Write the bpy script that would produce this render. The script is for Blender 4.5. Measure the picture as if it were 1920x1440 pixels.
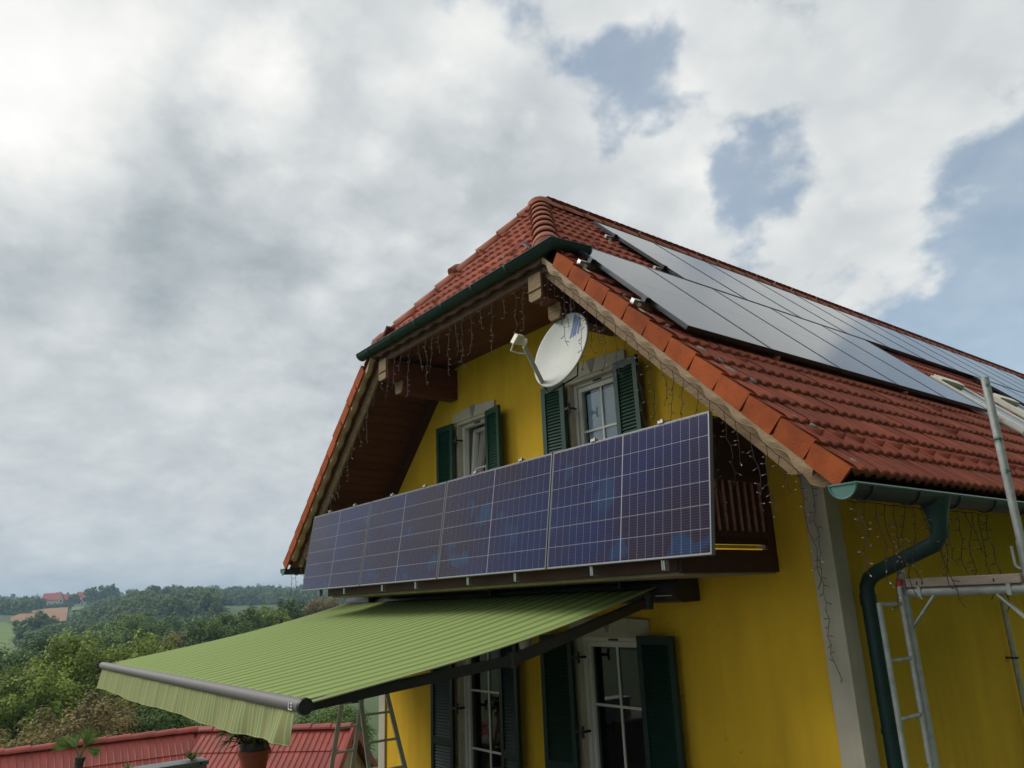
import bpy, math, random
import numpy as np
from mathutils import Vector, Matrix
random.seed(7); RNG = np.random.default_rng(11)
for o in list(bpy.data.objects): bpy.data.objects.remove(o)
SC = bpy.context.scene; COL = SC.collection
R = math.radians
V3 = lambda *a: np.array(a, float)

# ------------------------------------------------------------------ camera
CAM = V3(3.348, -4.285, -0.258)
def cam_axes(yaw, pitch, roll):
    cy, sy, cp, sp = math.cos(yaw), math.sin(yaw), math.cos(pitch), math.sin(pitch)
    f = V3(-sy*cp, cy*cp, sp); r = V3(cy, sy, 0); u = np.cross(r, f)
    c, s = math.cos(roll), math.sin(roll)
    return c*r + s*u, -s*r + c*u, f
cr, cu, cf = cam_axes(R(51.994), R(16.111), R(-2.316))
cd = bpy.data.cameras.new('camera'); cam = bpy.data.objects.new('camera', cd); COL.objects.link(cam)
cd.sensor_fit = 'HORIZONTAL'; cd.sensor_width = 36; cd.lens = 36*1412.28/1920
cd.clip_start = 0.05; cd.clip_end = 12000
cam.matrix_world = Matrix(((cr[0], cu[0], -cf[0], CAM[0]), (cr[1], cu[1], -cf[1], CAM[1]), (cr[2], cu[2], -cf[2], CAM[2]), (0, 0, 0, 1)))
SC.camera = cam

# ------------------------------------------------------------------ sky and sun
SUN_AZ, SUN_EL = 130.0, 39.0          # degrees left of +Y, above the horizon
def dirv(az, el): return (-math.sin(R(az))*math.cos(R(el)), math.cos(R(az))*math.cos(R(el)), math.sin(R(el)))
W = bpy.data.worlds.new('World'); SC.world = W; W.use_nodes = True
nt = W.node_tree; nt.nodes.clear()
def N(t, kind, **kw):
    n = t.nodes.new(kind)
    for k, v in kw.items(): setattr(n, k, v)
    return n
def wmath(op, a, b=None, c=None, clamp=False):
    n = N(nt, 'ShaderNodeMath', operation=op, use_clamp=clamp)
    for i, v in enumerate((a, b, c)):
        if v is None: continue
        if isinstance(v, (int, float)): n.inputs[i].default_value = v
        else: nt.links.new(v, n.inputs[i])
    return n.outputs[0]
def wvec(op, a, b=None, scale=None):
    n = N(nt, 'ShaderNodeVectorMath', operation=op)
    for i, v in enumerate((a, b)):
        if v is None: continue
        if isinstance(v, tuple): n.inputs[i].default_value = v
        else: nt.links.new(v, n.inputs[i])
    if scale is not None:
        if isinstance(scale, (int, float)): n.inputs['Scale'].default_value = scale
        else: nt.links.new(scale, n.inputs['Scale'])
    return n
def wnoise(vec, scale, detail, rough, distort=0.0):
    n = N(nt, 'ShaderNodeTexNoise'); nt.links.new(vec, n.inputs['Vector'])
    n.inputs['Scale'].default_value = scale; n.inputs['Detail'].default_value = detail
    n.inputs['Roughness'].default_value = rough; n.inputs['Distortion'].default_value = distort
    return n
def wrange(v, a, b, c, d, kind='SMOOTHSTEP'):
    n = N(nt, 'ShaderNodeMapRange', interpolation_type=kind); nt.links.new(v, n.inputs['Value'])
    for k, x in zip(('From Min', 'From Max', 'To Min', 'To Max'), (a, b, c, d)): n.inputs[k].default_value = x
    return n.outputs[0]
tc = N(nt, 'ShaderNodeTexCoord')
dn = wvec('NORMALIZE', tc.outputs['Generated']).outputs[0]
wn = wnoise(dn, 4.0, 5, 0.6)
warp = wvec('SCALE', wvec('SUBTRACT', wn.outputs['Color'], (0.5, 0.5, 0.5)).outputs[0], scale=0.20).outputs[0]
dw = wvec('NORMALIZE', wvec('ADD', dn, warp).outputs[0]).outputs[0]
sepn = N(nt, 'ShaderNodeSeparateXYZ'); nt.links.new(dn, sepn.inputs[0])
inv = wmath('DIVIDE', 1.0, wmath('ADD', wmath('MAXIMUM', sepn.outputs['Z'], 0.0), 0.42))
pl = wvec('SCALE', dn, scale=inv).outputs[0]
def blobs(lst):
    tot = None
    for az, el, r0, amp in lst:
        d = wvec('DOT_PRODUCT', dw, dirv(az, el)).outputs['Value']
        m = wrange(d, math.cos(R(r0*1.25)), math.cos(R(r0*0.18)), 0.0, amp)
        tot = m if tot is None else wmath('ADD', tot, m)
    return tot
COVER = [(40.6, 36.6, 5.0, -.34), (38.2, 38.6, 3.0, -.14), (34.6, 33.0, 3.6, -.24), (31.4, 29.8, 4.2, -.30), (33.0, 26.4, 3.6, -.26),
         (51.0, 42.6, 4.0, -.26), (58.5, 43.4, 3.5, -.14), (16, 16.0, 13, -.27), (10, 18, 12, -.24), (24, 18.5, 7, -.10), (5, 13, 16, -.20),
         (38.6, 31.0, 3.2, .22), (36.6, 33.6, 2.4, .16), (22.1, 30.5, 12, .20), (63, 32, 15, .25), (80, 26, 24, .40), (54, 38, 4.5, .22), (76, 8, 24, .40),
         (28.5, 22.5, 7, .22), (45, 26, 11, .24), (40, 44, 6, .14), (46, 41, 5, .10)]
BRIGHT = [(88, 31, 9, .15), (91, 37, 9, .12), (87.6, 27.5, 5, .10), (73.8, 36.2, 4.4, .21), (76.5, 39.5, 5, .10), (100, 38, 14, .08),
          (80.6, 31.0, 6.5, -.11), (62, 31, 10, .09), (65, 38, 7, .06), (70.0, 25.2, 4.5, -.10), (82.2, 23.0, 7, -.08), (76.0, 22.0, 6, -.07), (88, 23.4, 6, -.05), (83, 18.8, 4, .07),
          (75, 16.8, 5, .05), (53.7, 38.8, 4.5, .13), (58.5, 31.2, 7, -.03), (39, 42, 7, .06), (38, 30.5, 4, .08), (23, 30, 14, .06), (47, 27, 6, .03)]
plw = wvec('ADD', pl, wvec('SCALE', wvec('SUBTRACT', wnoise(pl, 6.0, 4, 0.6).outputs['Color'], (0.5, 0.5, 0.5)).outputs[0], scale=0.16).outputs[0]).outputs[0]
vor = N(nt, 'ShaderNodeTexVoronoi', feature='F1'); nt.links.new(plw, vor.inputs['Vector']); vor.inputs['Scale'].default_value = 9.0; vor.inputs['Detail'].default_value = 1.0; vor.inputs['Roughness'].default_value = 0.5
puff = wmath('SUBTRACT', 0.45, vor.outputs['Distance'])
f1 = wnoise(pl, 3.0, 9, 0.56, 0.35)
f2 = wnoise(wvec('ADD', pl, (7.3, 1.7, 0.4)).outputs[0], 1.5, 6, 0.5, 0.5)
f3 = wnoise(wvec('ADD', pl, (2.1, 9.7, 3.4)).outputs[0], 5.5, 8, 0.6, 0.3)
cover = wmath('ADD', wmath('ADD', 0.735, blobs(COVER)), wmath('MULTIPLY', wmath('SUBTRACT', f1.outputs['Fac'], 0.5), 0.80))
cover = wmath('ADD', cover, wmath('MULTIPLY', wmath('SUBTRACT', f3.outputs['Fac'], 0.5), 0.56))
f4 = wnoise(wvec('ADD', pl, (5.1, 3.3, 8.8)).outputs[0], 14.0, 10, 0.68, 0.2)
cover = wmath('ADD', cover, wmath('MULTIPLY', wmath('SUBTRACT', f4.outputs['Fac'], 0.5), 0.42))
cover = wmath('ADD', cover, wmath('MULTIPLY', puff, 0.34))
mask = wrange(cover, 0.27, 0.62, 0.34, 1.0)
bright = wmath('ADD', wmath('ADD', 0.625, wmath('MULTIPLY', blobs(BRIGHT), 0.95)), wmath('MULTIPLY', wmath('SUBTRACT', f2.outputs['Fac'], 0.5), 0.12))
bright = wmath('ADD', bright, wmath('MULTIPLY', wmath('SUBTRACT', f3.outputs['Fac'], 0.5), 0.22))
bright = wmath('ADD', bright, wmath('MULTIPLY', wmath('SUBTRACT', f4.outputs['Fac'], 0.5), 0.20))
bright = wmath('ADD', bright, wrange(cover, 0.45, 1.05, 0.075, -0.045))
bright = wmath('ADD', bright, wmath('ADD', wrange(sepn.outputs['Z'], 0.01, 0.075, -0.10, 0.0), wrange(sepn.outputs['Z'], 0.05, 0.42, 0.02, 0.0)))
bright = wmath('ADD', bright, wmath('MULTIPLY', puff, wrange(wvec('DOT_PRODUCT', dn, dirv(30, 35)).outputs['Value'], 0.70, 0.95, 0.08, 0.20)))
bright = wmath('MAXIMUM', bright, 0.12)
ramp = N(nt, 'ShaderNodeValToRGB'); nt.links.new(bright, ramp.inputs[0])
ce = ramp.color_ramp.elements; ce[0].position = 0.25; ce[0].color = (0.80, 0.96, 1.04, 1); ce[1].position = 0.80; ce[1].color = (1.0, 1.0, 0.965, 1)
e2 = ce.new(0.52); e2.color = (0.935, 0.995, 1.03, 1)
ccol = wvec('SCALE', ramp.outputs[0], scale=bright).outputs[0]
sky = N(nt, 'ShaderNodeTexSky', sky_type='NISHITA', sun_disc=False, sun_elevation=R(SUN_EL), sun_rotation=R(-SUN_AZ), altitude=400, air_density=1.0, dust_density=2.0, ozone_density=1.5)
b1 = N(nt, 'ShaderNodeBackground'); b1.inputs['Strength'].default_value = 0.14; nt.links.new(wvec('MULTIPLY', sky.outputs[0], (0.93, 1.0, 0.92)).outputs[0], b1.inputs['Color'])
b2 = N(nt, 'ShaderNodeBackground'); b2.inputs['Strength'].default_value = 1.0; nt.links.new(ccol, b2.inputs['Color'])
mx = N(nt, 'ShaderNodeMixShader'); nt.links.new(mask, mx.inputs[0]); nt.links.new(b1.outputs[0], mx.inputs[1]); nt.links.new(b2.outputs[0], mx.inputs[2])
W.cycles.sampling_method = 'MANUAL'; W.cycles.sample_map_resolution = 512
wo = N(nt, 'ShaderNodeOutputWorld'); nt.links.new(mx.outputs[0], wo.inputs['Surface'])
sl = bpy.data.lights.new('sun', 'SUN'); sl.energy = 1.9; sl.angle = R(26); sl.color = (1.0, 0.95, 0.88)
so = bpy.data.objects.new('sun', sl); COL.objects.link(so); so.location = (-20, 0, 30)
so.rotation_euler = Vector(dirv(SUN_AZ, SUN_EL)).to_track_quat('Z', 'Y').to_euler()
SC.cycles.max_bounces = 6; SC.cycles.diffuse_bounces = 3; SC.cycles.glossy_bounces = 3; SC.cycles.volume_bounces = 0; SC.cycles.transparent_max_bounces = 8
vs = SC.view_settings; vs.view_transform = 'Standard'; vs.look = 'None'; vs.gamma = 1; vs.use_curve_mapping = False; vs.exposure = 0.22

# ------------------------------------------------------------------ materials
def mat(name, col, rough=0.7, col2=None, nscale=6.0, bump=0.0, bscale=40.0, spec=0.5, metal=0.0, coat=0.0, detail=6, stretch=None, speck=None, transl=0.0, ramp=(0.35, 0.65), attr=None, streak=0.0):
    m = bpy.data.materials.new(name); m.use_nodes = True; t = m.node_tree
    b = t.nodes['Principled BSDF']; out = t.nodes['Material Output']
    b.inputs['Roughness'].default_value = rough; b.inputs['Metallic'].default_value = metal
    b.inputs['Specular IOR Level'].default_value = spec; b.inputs['Coat Weight'].default_value = coat
    c = N(t, 'ShaderNodeTexCoord'); vec = c.outputs['Object']
    g = N(t, 'ShaderNodeNewGeometry')
    vec = g.outputs['Position']
    if stretch:
        mp = N(t, 'ShaderNodeMapping'); mp.inputs['Scale'].default_value = stretch; t.links.new(vec, mp.inputs[0]); vec = mp.outputs[0]
    cur = None
    if col2 is None: b.inputs['Base Color'].default_value = (*col, 1)
    else:
        n = N(t, 'ShaderNodeTexNoise'); n.inputs['Scale'].default_value = nscale; n.inputs['Detail'].default_value = detail; n.inputs['Roughness'].default_value = 0.6
        t.links.new(vec, n.inputs['Vector'])
        r = N(t, 'ShaderNodeMapRange'); r.inputs['From Min'].default_value = ramp[0]; r.inputs['From Max'].default_value = ramp[1]
        t.links.new(n.outputs['Fac'], r.inputs['Value'])
        x = N(t, 'ShaderNodeMix', data_type='RGBA'); x.inputs[6].default_value = (*col, 1); x.inputs[7].default_value = (*col2, 1)
        t.links.new(r.outputs[0], x.inputs[0]); cur = x.outputs[2]
    if attr:      # per-object random brightness
        oi = N(t, 'ShaderNodeObjectInfo'); rr = N(t, 'ShaderNodeMapRange'); rr.inputs['To Min'].default_value = 1-attr; rr.inputs['To Max'].default_value = 1+attr
        t.links.new(oi.outputs['Random'], rr.inputs['Value'])
        vm = N(t, 'ShaderNodeVectorMath', operation='SCALE')
        if cur: t.links.new(cur, vm.inputs[0])
        else: vm.inputs[0].default_value = col
        t.links.new(rr.outputs[0], vm.inputs['Scale']); cur = vm.outputs[0]
    if speck:     # (scale, threshold, colour): lichen or dirt spots
        n2 = N(t, 'ShaderNodeTexNoise'); n2.inputs['Scale'].default_value = speck[0]; n2.inputs['Detail'].default_value = 5
        t.links.new(g.outputs['Position'], n2.inputs['Vector'])
        r2 = N(t, 'ShaderNodeMapRange'); r2.inputs['From Min'].default_value = speck[1]; r2.inputs['From Max'].default_value = speck[1]+0.06
        t.links.new(n2.outputs['Fac'], r2.inputs['Value'])
        x2 = N(t, 'ShaderNodeMix', data_type='RGBA'); x2.inputs[7].default_value = (*speck[2], 1)
        if cur: t.links.new(cur, x2.inputs[6])
        else: x2.inputs[6].default_value = (*col, 1)
        t.links.new(r2.outputs[0], x2.inputs[0]); cur = x2.outputs[2]
    if streak:    # rain-washed vertical streaks: (strength)
        ms_ = N(t, 'ShaderNodeMapping'); ms_.inputs['Scale'].default_value = (7, 7, .55); t.links.new(g.outputs['Position'], ms_.inputs[0])
        n4 = N(t, 'ShaderNodeTexNoise'); n4.inputs['Scale'].default_value = 1.3; n4.inputs['Detail'].default_value = 7; n4.inputs['Roughness'].default_value = .65; t.links.new(ms_.outputs[0], n4.inputs['Vector'])
        r4 = N(t, 'ShaderNodeMapRange', interpolation_type='SMOOTHSTEP'); r4.inputs['From Min'].default_value = .48; r4.inputs['From Max'].default_value = .74; r4.inputs['To Min'].default_value = 1.0; r4.inputs['To Max'].default_value = 1-streak; t.links.new(n4.outputs['Fac'], r4.inputs['Value'])
        v4 = N(t, 'ShaderNodeVectorMath', operation='SCALE'); t.links.new(cur, v4.inputs[0]); t.links.new(r4.outputs[0], v4.inputs['Scale']); cur = v4.outputs[0]
    if cur: t.links.new(cur, b.inputs['Base Color'])
    if bump:
        n3 = N(t, 'ShaderNodeTexNoise'); n3.inputs['Scale'].default_value = bscale; n3.inputs['Detail'].default_value = 4
        t.links.new(vec, n3.inputs['Vector'])
        bp = N(t, 'ShaderNodeBump'); bp.inputs['Strength'].default_value = bump; bp.inputs['Distance'].default_value = 0.01
        t.links.new(n3.outputs['Fac'], bp.inputs['Height']); t.links.new(bp.outputs[0], b.inputs['Normal'])
    if transl:
        tr = N(t, 'ShaderNodeBsdfTranslucent'); ms = N(t, 'ShaderNodeMixShader'); ms.inputs[0].default_value = transl
        if cur: t.links.new(cur, tr.inputs['Color'])
        else: tr.inputs['Color'].default_value = (*col, 1)
        t.links.new(b.outputs[0], ms.inputs[1]); t.links.new(tr.outputs[0], ms.inputs[2]); t.links.new(ms.outputs[0], out.inputs['Surface'])
    return m
def foliage(name, dark, light, transl=0.25):
    m = bpy.data.materials.new(name); m.use_nodes = True; t = m.node_tree
    b = t.nodes['Principled BSDF']; b.inputs['Roughness'].default_value = 0.6; b.inputs['Specular IOR Level'].default_value = 0.25
    a = N(t, 'ShaderNodeAttribute', attribute_name='tint')
    x = N(t, 'ShaderNodeMix', data_type='RGBA'); x.inputs[6].default_value = (*dark, 1); x.inputs[7].default_value = (*light, 1)
    t.links.new(a.outputs['Fac'], x.inputs[0]); t.links.new(x.outputs[2], b.inputs['Base Color'])
    tr = N(t, 'ShaderNodeBsdfTranslucent'); t.links.new(x.outputs[2], tr.inputs['Color'])
    ms = N(t, 'ShaderNodeMixShader'); ms.inputs[0].default_value = transl
    t.links.new(b.outputs[0], ms.inputs[1]); t.links.new(tr.outputs[0], ms.inputs[2]); t.links.new(ms.outputs[0], t.nodes['Material Output'].inputs['Surface'])
    return m
M = {}
M['yellow'] = mat('yellow_render', (.86, .535, .035), .9, (.71, .425, .030), 2.6, bump=.4, bscale=170, spec=.2, stretch=(1.4, 1.4, .35), detail=9, ramp=(.3, .7), speck=(11, .70, (.52, .33, .03)), streak=.08)
M['white_render'] = mat('white_render', (.60, .54, .43), .85, (.50, .45, .36), 3, bump=.25, bscale=150, spec=.25, streak=.10)
M['cream'] = mat('cream_slab_paint', (.36, .30, .20), .8, (.27, .215, .13), 5, bump=.1, speck=(16, .68, (.10, .07, .04)))
M['keystone'] = mat('grey_keystone', (.30, .29, .25), .85, (.26, .25, .21), 8, spec=.25)
M['tile'] = mat('roof_tile_red', (.34, .085, .045), .75, (.235, .058, .033), 3.0, bump=.4, bscale=90, spec=.25, speck=(7.5, .69, (.22, .15, .10)), attr=.2, detail=9)
M['verge'] = mat('verge_tile_orange', (.40, .095, .028), .85, (.27, .064, .024), 6, bump=.5, bscale=110, spec=.15, attr=.16, speck=(16, .64, (.26, .10, .045)), detail=9)
M['ridge'] = mat('ridge_tile_red', (.34, .105, .055), .7, (.25, .08, .045), 5, bump=.2, bscale=90, spec=.3, attr=.12, speck=(8, .70, (.22, .18, .13)))
M['lichen'] = mat('lichen', (.30, .29, .24), .95, (.14, .12, .10), 40, bump=.5, bscale=150)
M['gutter'] = mat('green_gutter', (.005, .036, .033), .5, (.004, .029, .027), 3, spec=.5)
M['gutter_dark'] = mat('dark_weathered_gutter', (.020, .024, .026), .5, (.014, .020, .022), 3, spec=.4)
M['gutter_in'] = mat('pale_green_metal', (.07, .17, .145), .4, (.055, .14, .12), 5, spec=.5)
M['oak'] = mat('weathered_light_wood', (.30, .20, .105), .7, (.20, .13, .07), 9, bump=.25, bscale=30, stretch=(1, 6, 6), spec=.3)
M['oak_trim'] = mat('pale_carved_wood', (.36, .25, .135), .6, (.27, .18, .095), 9, bump=.2, bscale=30, stretch=(1, 6, 6), spec=.4)
M['brown'] = mat('dark_brown_wood', (.075, .025, .017), .6, (.05, .017, .012), 5, bump=.2, bscale=25, stretch=(1, 7, 7), spec=.35)
M['soffit'] = mat('brown_soffit_wood', (.14, .043, .026), .55, (.10, .03, .018), 4, bump=.2, bscale=20, stretch=(1, 8, 8), spec=.35, attr=.15)
M['fascia'] = mat('brown_fascia', (.17, .095, .065), .7, (.11, .055, .038), 8, bump=.2, bscale=30, stretch=(1, 6, 6), spec=.3)
M['green'] = mat('green_shutter_paint', (.004, .056, .030), .42, (.0035, .046, .025), 5, spec=.5)
M['door_green_shaded'] = mat('green_shutter_paint_shaded', (.0025, .028, .018), .45, (.002, .022, .015), 5, spec=.4)  # the shutter green again, with the awning's shade put into the colour
M['white'] = mat('white_window_plastic', (.72, .71, .66), .4, spec=.5)
M['iron'] = mat('black_iron', (.015, .015, .016), .5)
M['alu'] = mat('aluminium', (.42, .42, .42), .4, metal=.9)
M['alu_dull'] = mat('dull_aluminium', (.80, .75, .62), .5, (.70, .66, .55), 12)
M['galv'] = mat('galvanised_tube', (.50, .52, .50), .5, (.36, .38, .365), 14, metal=.35, bump=.15, bscale=60, speck=(11, .66, (.16, .17, .15)))
M['galv_green'] = mat('galvanised_tube_green_stain', (.50, .52, .50), .5, (.36, .39, .37), 14, metal=.35, bump=.15, bscale=60, speck=(9, .67, (.07, .22, .15)))
M['plank'] = mat('scaffold_plank_wood', (.56, .44, .36), .8, (.46, .35, .28), 14, bump=.3, bscale=40, stretch=(1, 8, 8))
M['red'] = mat('red_paint', (.45, .03, .02), .5)
M['clamp'] = mat('grey_clamp', (.30, .28, .25), .45, metal=.4)
M['panel_frame'] = mat('black_panel_frame', (.03, .035, .045), .35, metal=.5)
M['silver_frame'] = mat('silver_panel_frame', (.19, .195, .21), .45, metal=.3)
M['backsheet'] = mat('white_cell_grid', (.33, .33, .37), .3, spec=.5)
M['cable'] = mat('light_string_cable', (.13, .105, .085), .5, spec=.5)
M['bulb'] = mat('light_bulb_clear', (.20, .18, .155), .25, spec=.6)
M['cable_dark'] = mat('dark_string_cable', (.035, .02, .014), .6)
M['dish'] = mat('dish_white', (.52, .54, .50), .5, (.46, .48, .45), 4, spec=.4, speck=(17, .74, (.3, .3, .27)))
M['dish_arm'] = mat('dish_arm_grey', (.34, .34, .28), .5, spec=.4)
M['lnb'] = mat('cream_plastic', (.58, .53, .38), .45)
M['blue'] = mat('blue_stripe', (.06, .16, .50), .5)
M['black'] = mat('black_plastic', (.012, .012, .014), .45)
M['awn_bar'] = mat('grey_lacquered_bar', (.15, .14, .135), .5)
M['awn_dark'] = mat('dark_awning_metal', (.028, .026, .030), .4, metal=.3)
M['curtain'] = mat('white_curtain', (.45, .46, .46), .9, transl=.4)
M['terracotta'] = mat('terracotta', (.42, .105, .05), .75, (.34, .085, .04), 9, bump=.1, bscale=80)
M['pot_dark'] = mat('dark_pot', (.05, .042, .045), .55)
M['zinc'] = mat('zinc_planter', (.28, .29, .29), .5, (.23, .24, .24), 6, metal=.4)
M['annex_tile'] = mat('glazed_red_tile', (.35, .060, .040), .55, (.26, .045, .032), 3.0, spec=.5, attr=.1, speck=(12, .72, (.2, .05, .04)))
M['annex_wall'] = mat('beige_render', (.42, .36, .25), .9, (.36, .31, .22), 3)
M['paving'] = mat('terrace_paving', (.17, .16, .15), .8, (.13, .125, .115), 3, bump=.1)
M['bark'] = mat('bark', (.07, .05, .035), .9, (.045, .033, .025), 8, bump=.5, bscale=20)
M['soil'] = mat('ploughed_soil', (.33, .17, .075), .95, (.26, .13, .06), .12, detail=8)
M['meadow'] = mat('meadow_grass', (.13, .19, .028), .95, (.10, .16, .024), .05, detail=8)
M['grass'] = mat('hill_grass', (.075, .12, .025), .95, (.05, .085, .022), .03, detail=8)
M['far_red'] = mat('far_red_roof', (.42, .09, .06), .8, (.34, .075, .05), .3)
M['far_orange'] = mat('far_orange_roof', (.42, .15, .08), .8, (.36, .13, .07), .3)
M['far_wall'] = mat('far_pale_wall', (.50, .42, .34), .9)
M['far_brown'] = mat('far_timber', (.10, .06, .045), .9)
M['dark'] = mat('dark_glass', (.02, .025, .03), .2)
def glass_mat(name, tint, rough=0.02, refl=1.0):
    m = bpy.data.materials.new(name); m.use_nodes = True; t = m.node_tree; t.nodes.remove(t.nodes['Principled BSDF'])
    tr = N(t, 'ShaderNodeBsdfTransparent'); tr.inputs[0].default_value = (*tint, 1)
    gl = N(t, 'ShaderNodeBsdfGlossy'); gl.inputs['Roughness'].default_value = rough
    fr = N(t, 'ShaderNodeFresnel'); fr.inputs[0].default_value = 1.62
    mm = N(t, 'ShaderNodeMath', operation='MULTIPLY_ADD', use_clamp=True); mm.inputs[1].default_value = refl; mm.inputs[2].default_value = 0.03
    t.links.new(fr.outputs[0], mm.inputs[0])
    ms = N(t, 'ShaderNodeMixShader'); t.links.new(mm.outputs[0], ms.inputs[0]); t.links.new(tr.outputs[0], ms.inputs[1]); t.links.new(gl.outputs[0], ms.inputs[2])
    t.links.new(ms.outputs[0], t.nodes['Material Output'].inputs['Surface']); return m
M['glass'] = glass_mat('window_glass', (.82, .85, .86), .015, 1.4)
M['glass_dark'] = glass_mat('door_glass', (.22, .24, .23), .02, .8)
SMEARS = [((-.60, -.4, .43), .15), ((-.80, -.4, .57), .07), ((-.98, -.4, .72), .08), ((-2.12, -.4, .46), .12), ((-2.32, -.4, .56), .06), ((-1.90, -.4, .43), .05), ((-3.41, -.4, .43), .06), ((.15, -.45, .03), .12), ((-.45, -.45, .05), .10)]
def smear(t, g, base):       # hand-wiped patches on the cover glass
    nz = N(t, 'ShaderNodeTexNoise'); nz.inputs['Scale'].default_value = 4.5; nz.inputs['Detail'].default_value = 3; t.links.new(g.outputs['Position'], nz.inputs['Vector'])
    sb = N(t, 'ShaderNodeVectorMath', operation='SUBTRACT'); sb.inputs[1].default_value = (.5, .5, .5); t.links.new(nz.outputs['Color'], sb.inputs[0])
    ml = N(t, 'ShaderNodeVectorMath', operation='MULTIPLY_ADD'); ml.inputs[1].default_value = (.34, .34, .34); t.links.new(sb.outputs[0], ml.inputs[0]); t.links.new(g.outputs['Position'], ml.inputs[2])
    cur = base
    for c, rad in SMEARS:
        d = N(t, 'ShaderNodeVectorMath', operation='DISTANCE'); d.inputs[1].default_value = c; t.links.new(ml.outputs[0], d.inputs[0])
        m = N(t, 'ShaderNodeMapRange', interpolation_type='SMOOTHSTEP'); m.inputs['From Min'].default_value = rad; m.inputs['From Max'].default_value = rad*.6; m.inputs['To Max'].default_value = .9; t.links.new(d.outputs['Value'], m.inputs['Value'])
        mx_ = N(t, 'ShaderNodeMath', operation='MAXIMUM'); t.links.new(cur, mx_.inputs[0]); t.links.new(m.outputs[0], mx_.inputs[1]); cur = mx_.outputs[0]
    return cur
def cell_mat():
    m = bpy.data.materials.new('solar_cell'); m.use_nodes = True; t = m.node_tree; b = t.nodes['Principled BSDF']
    g = N(t, 'ShaderNodeNewGeometry')
    n = N(t, 'ShaderNodeTexNoise'); n.inputs['Scale'].default_value = 0.9; n.inputs['Detail'].default_value = 3; t.links.new(g.outputs['Position'], n.inputs['Vector'])
    r = N(t, 'ShaderNodeValToRGB'); e = r.color_ramp.elements
    e[0].position = .38; e[0].color = (.0025, .013, .078, 1); e[1].position = .60; e[1].color = (.013, .008, .030, 1)
    t.links.new(n.outputs['Fac'], r.inputs[0])
    # wiped smears on the glass
    n2 = N(t, 'ShaderNodeTexNoise'); n2.inputs['Scale'].default_value = 1.7; n2.inputs['Detail'].default_value = 2.5; n2.inputs['Distortion'].default_value = .9; t.links.new(g.outputs['Position'], n2.inputs['Vector'])
    r2 = N(t, 'ShaderNodeMapRange', interpolation_type='SMOOTHSTEP'); r2.inputs['From Min'].default_value = .61; r2.inputs['From Max'].default_value = .66; r2.inputs['To Max'].default_value = .85; t.links.new(n2.outputs['Fac'], r2.inputs['Value'])
    x = N(t, 'ShaderNodeMix', data_type='RGBA'); x.inputs[7].default_value = (.004, .036, .105, 1); t.links.new(smear(t, g, r2.outputs[0]), x.inputs[0]); t.links.new(r.outputs[0], x.inputs[6])
    # thin horizontal bus wires
    sp = N(t, 'ShaderNodeSeparateXYZ'); t.links.new(g.outputs['Position'], sp.inputs[0])
    w = N(t, 'ShaderNodeMath', operation='PINGPONG'); w.inputs[1].default_value = .0085; t.links.new(sp.outputs['Z'], w.inputs[0])
    lt = N(t, 'ShaderNodeMath', operation='LESS_THAN'); lt.inputs[1].default_value = .0011; t.links.new(w.outputs[0], lt.inputs[0])
    ml = N(t, 'ShaderNodeMath', operation='MULTIPLY'); ml.inputs[1].default_value = .28; t.links.new(lt.outputs[0], ml.inputs[0])
    y = N(t, 'ShaderNodeMix', data_type='RGBA'); y.inputs[7].default_value = (.20, .20, .28, 1); t.links.new(ml.outputs[0], y.inputs[0]); t.links.new(x.outputs[2], y.inputs[6])
    t.links.new(y.outputs[2], b.inputs['Base Color'])
    b.inputs['Roughness'].default_value = .12; b.inputs['Specular IOR Level'].default_value = .30; b.inputs['Specular Tint'].default_value = (1.0, .80, .68, 1); b.inputs['IOR'].default_value = 1.5
    return m
M['cell'] = cell_mat()
M['roof_glass'] = mat('black_module_glass', (.014, .013, .015), .13, (.017, .015, .017), 2, spec=.55)
M['skylight_glass'] = mat('skylight_glass', (.02, .025, .03), .05, spec=.6)
def awning_mat(name, stops, tl):
    m = bpy.data.materials.new(name); m.use_nodes = True; t = m.node_tree; b = t.nodes['Principled BSDF']; out = t.nodes['Material Output']
    g = N(t, 'ShaderNodeNewGeometry'); sp = N(t, 'ShaderNodeSeparateXYZ'); t.links.new(g.outputs['Position'], sp.inputs[0])
    fr = N(t, 'ShaderNodeMath', operation='WRAP'); fr.inputs[1].default_value = 0.32; fr.inputs[2].default_value = 0.0; t.links.new(sp.outputs['X'], fr.inputs[0])
    dv = N(t, 'ShaderNodeMath', operation='DIVIDE'); dv.inputs[1].default_value = 0.32; t.links.new(fr.outputs[0], dv.inputs[0])
    r = N(t, 'ShaderNodeValToRGB'); e = r.color_ramp.elements
    e[0].position = 0; e[0].color = stops[0][1]; e[1].position = 1; e[1].color = stops[0][1]
    for p, c in stops[1:]:
        q = e.new(p); q.color = c
    t.links.new(dv.outputs[0], r.inputs[0]); t.links.new(r.outputs[0], b.inputs['Base Color'])
    b.inputs['Roughness'].default_value = .9; b.inputs['Specular IOR Level'].default_value = .15
    tr = N(t, 'ShaderNodeBsdfTranslucent'); t.links.new(r.outputs[0], tr.inputs['Color'])
    ms = N(t, 'ShaderNodeMixShader'); ms.inputs[0].default_value = tl
    t.links.new(b.outputs[0], ms.inputs[1]); t.links.new(tr.outputs[0], ms.inputs[2]); t.links.new(ms.outputs[0], out.inputs['Surface'])
    return m
aA, aB, aC = (.335, .435, .150, 1), (.18, .27, .070, 1), (.45, .53, .25, 1)
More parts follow.
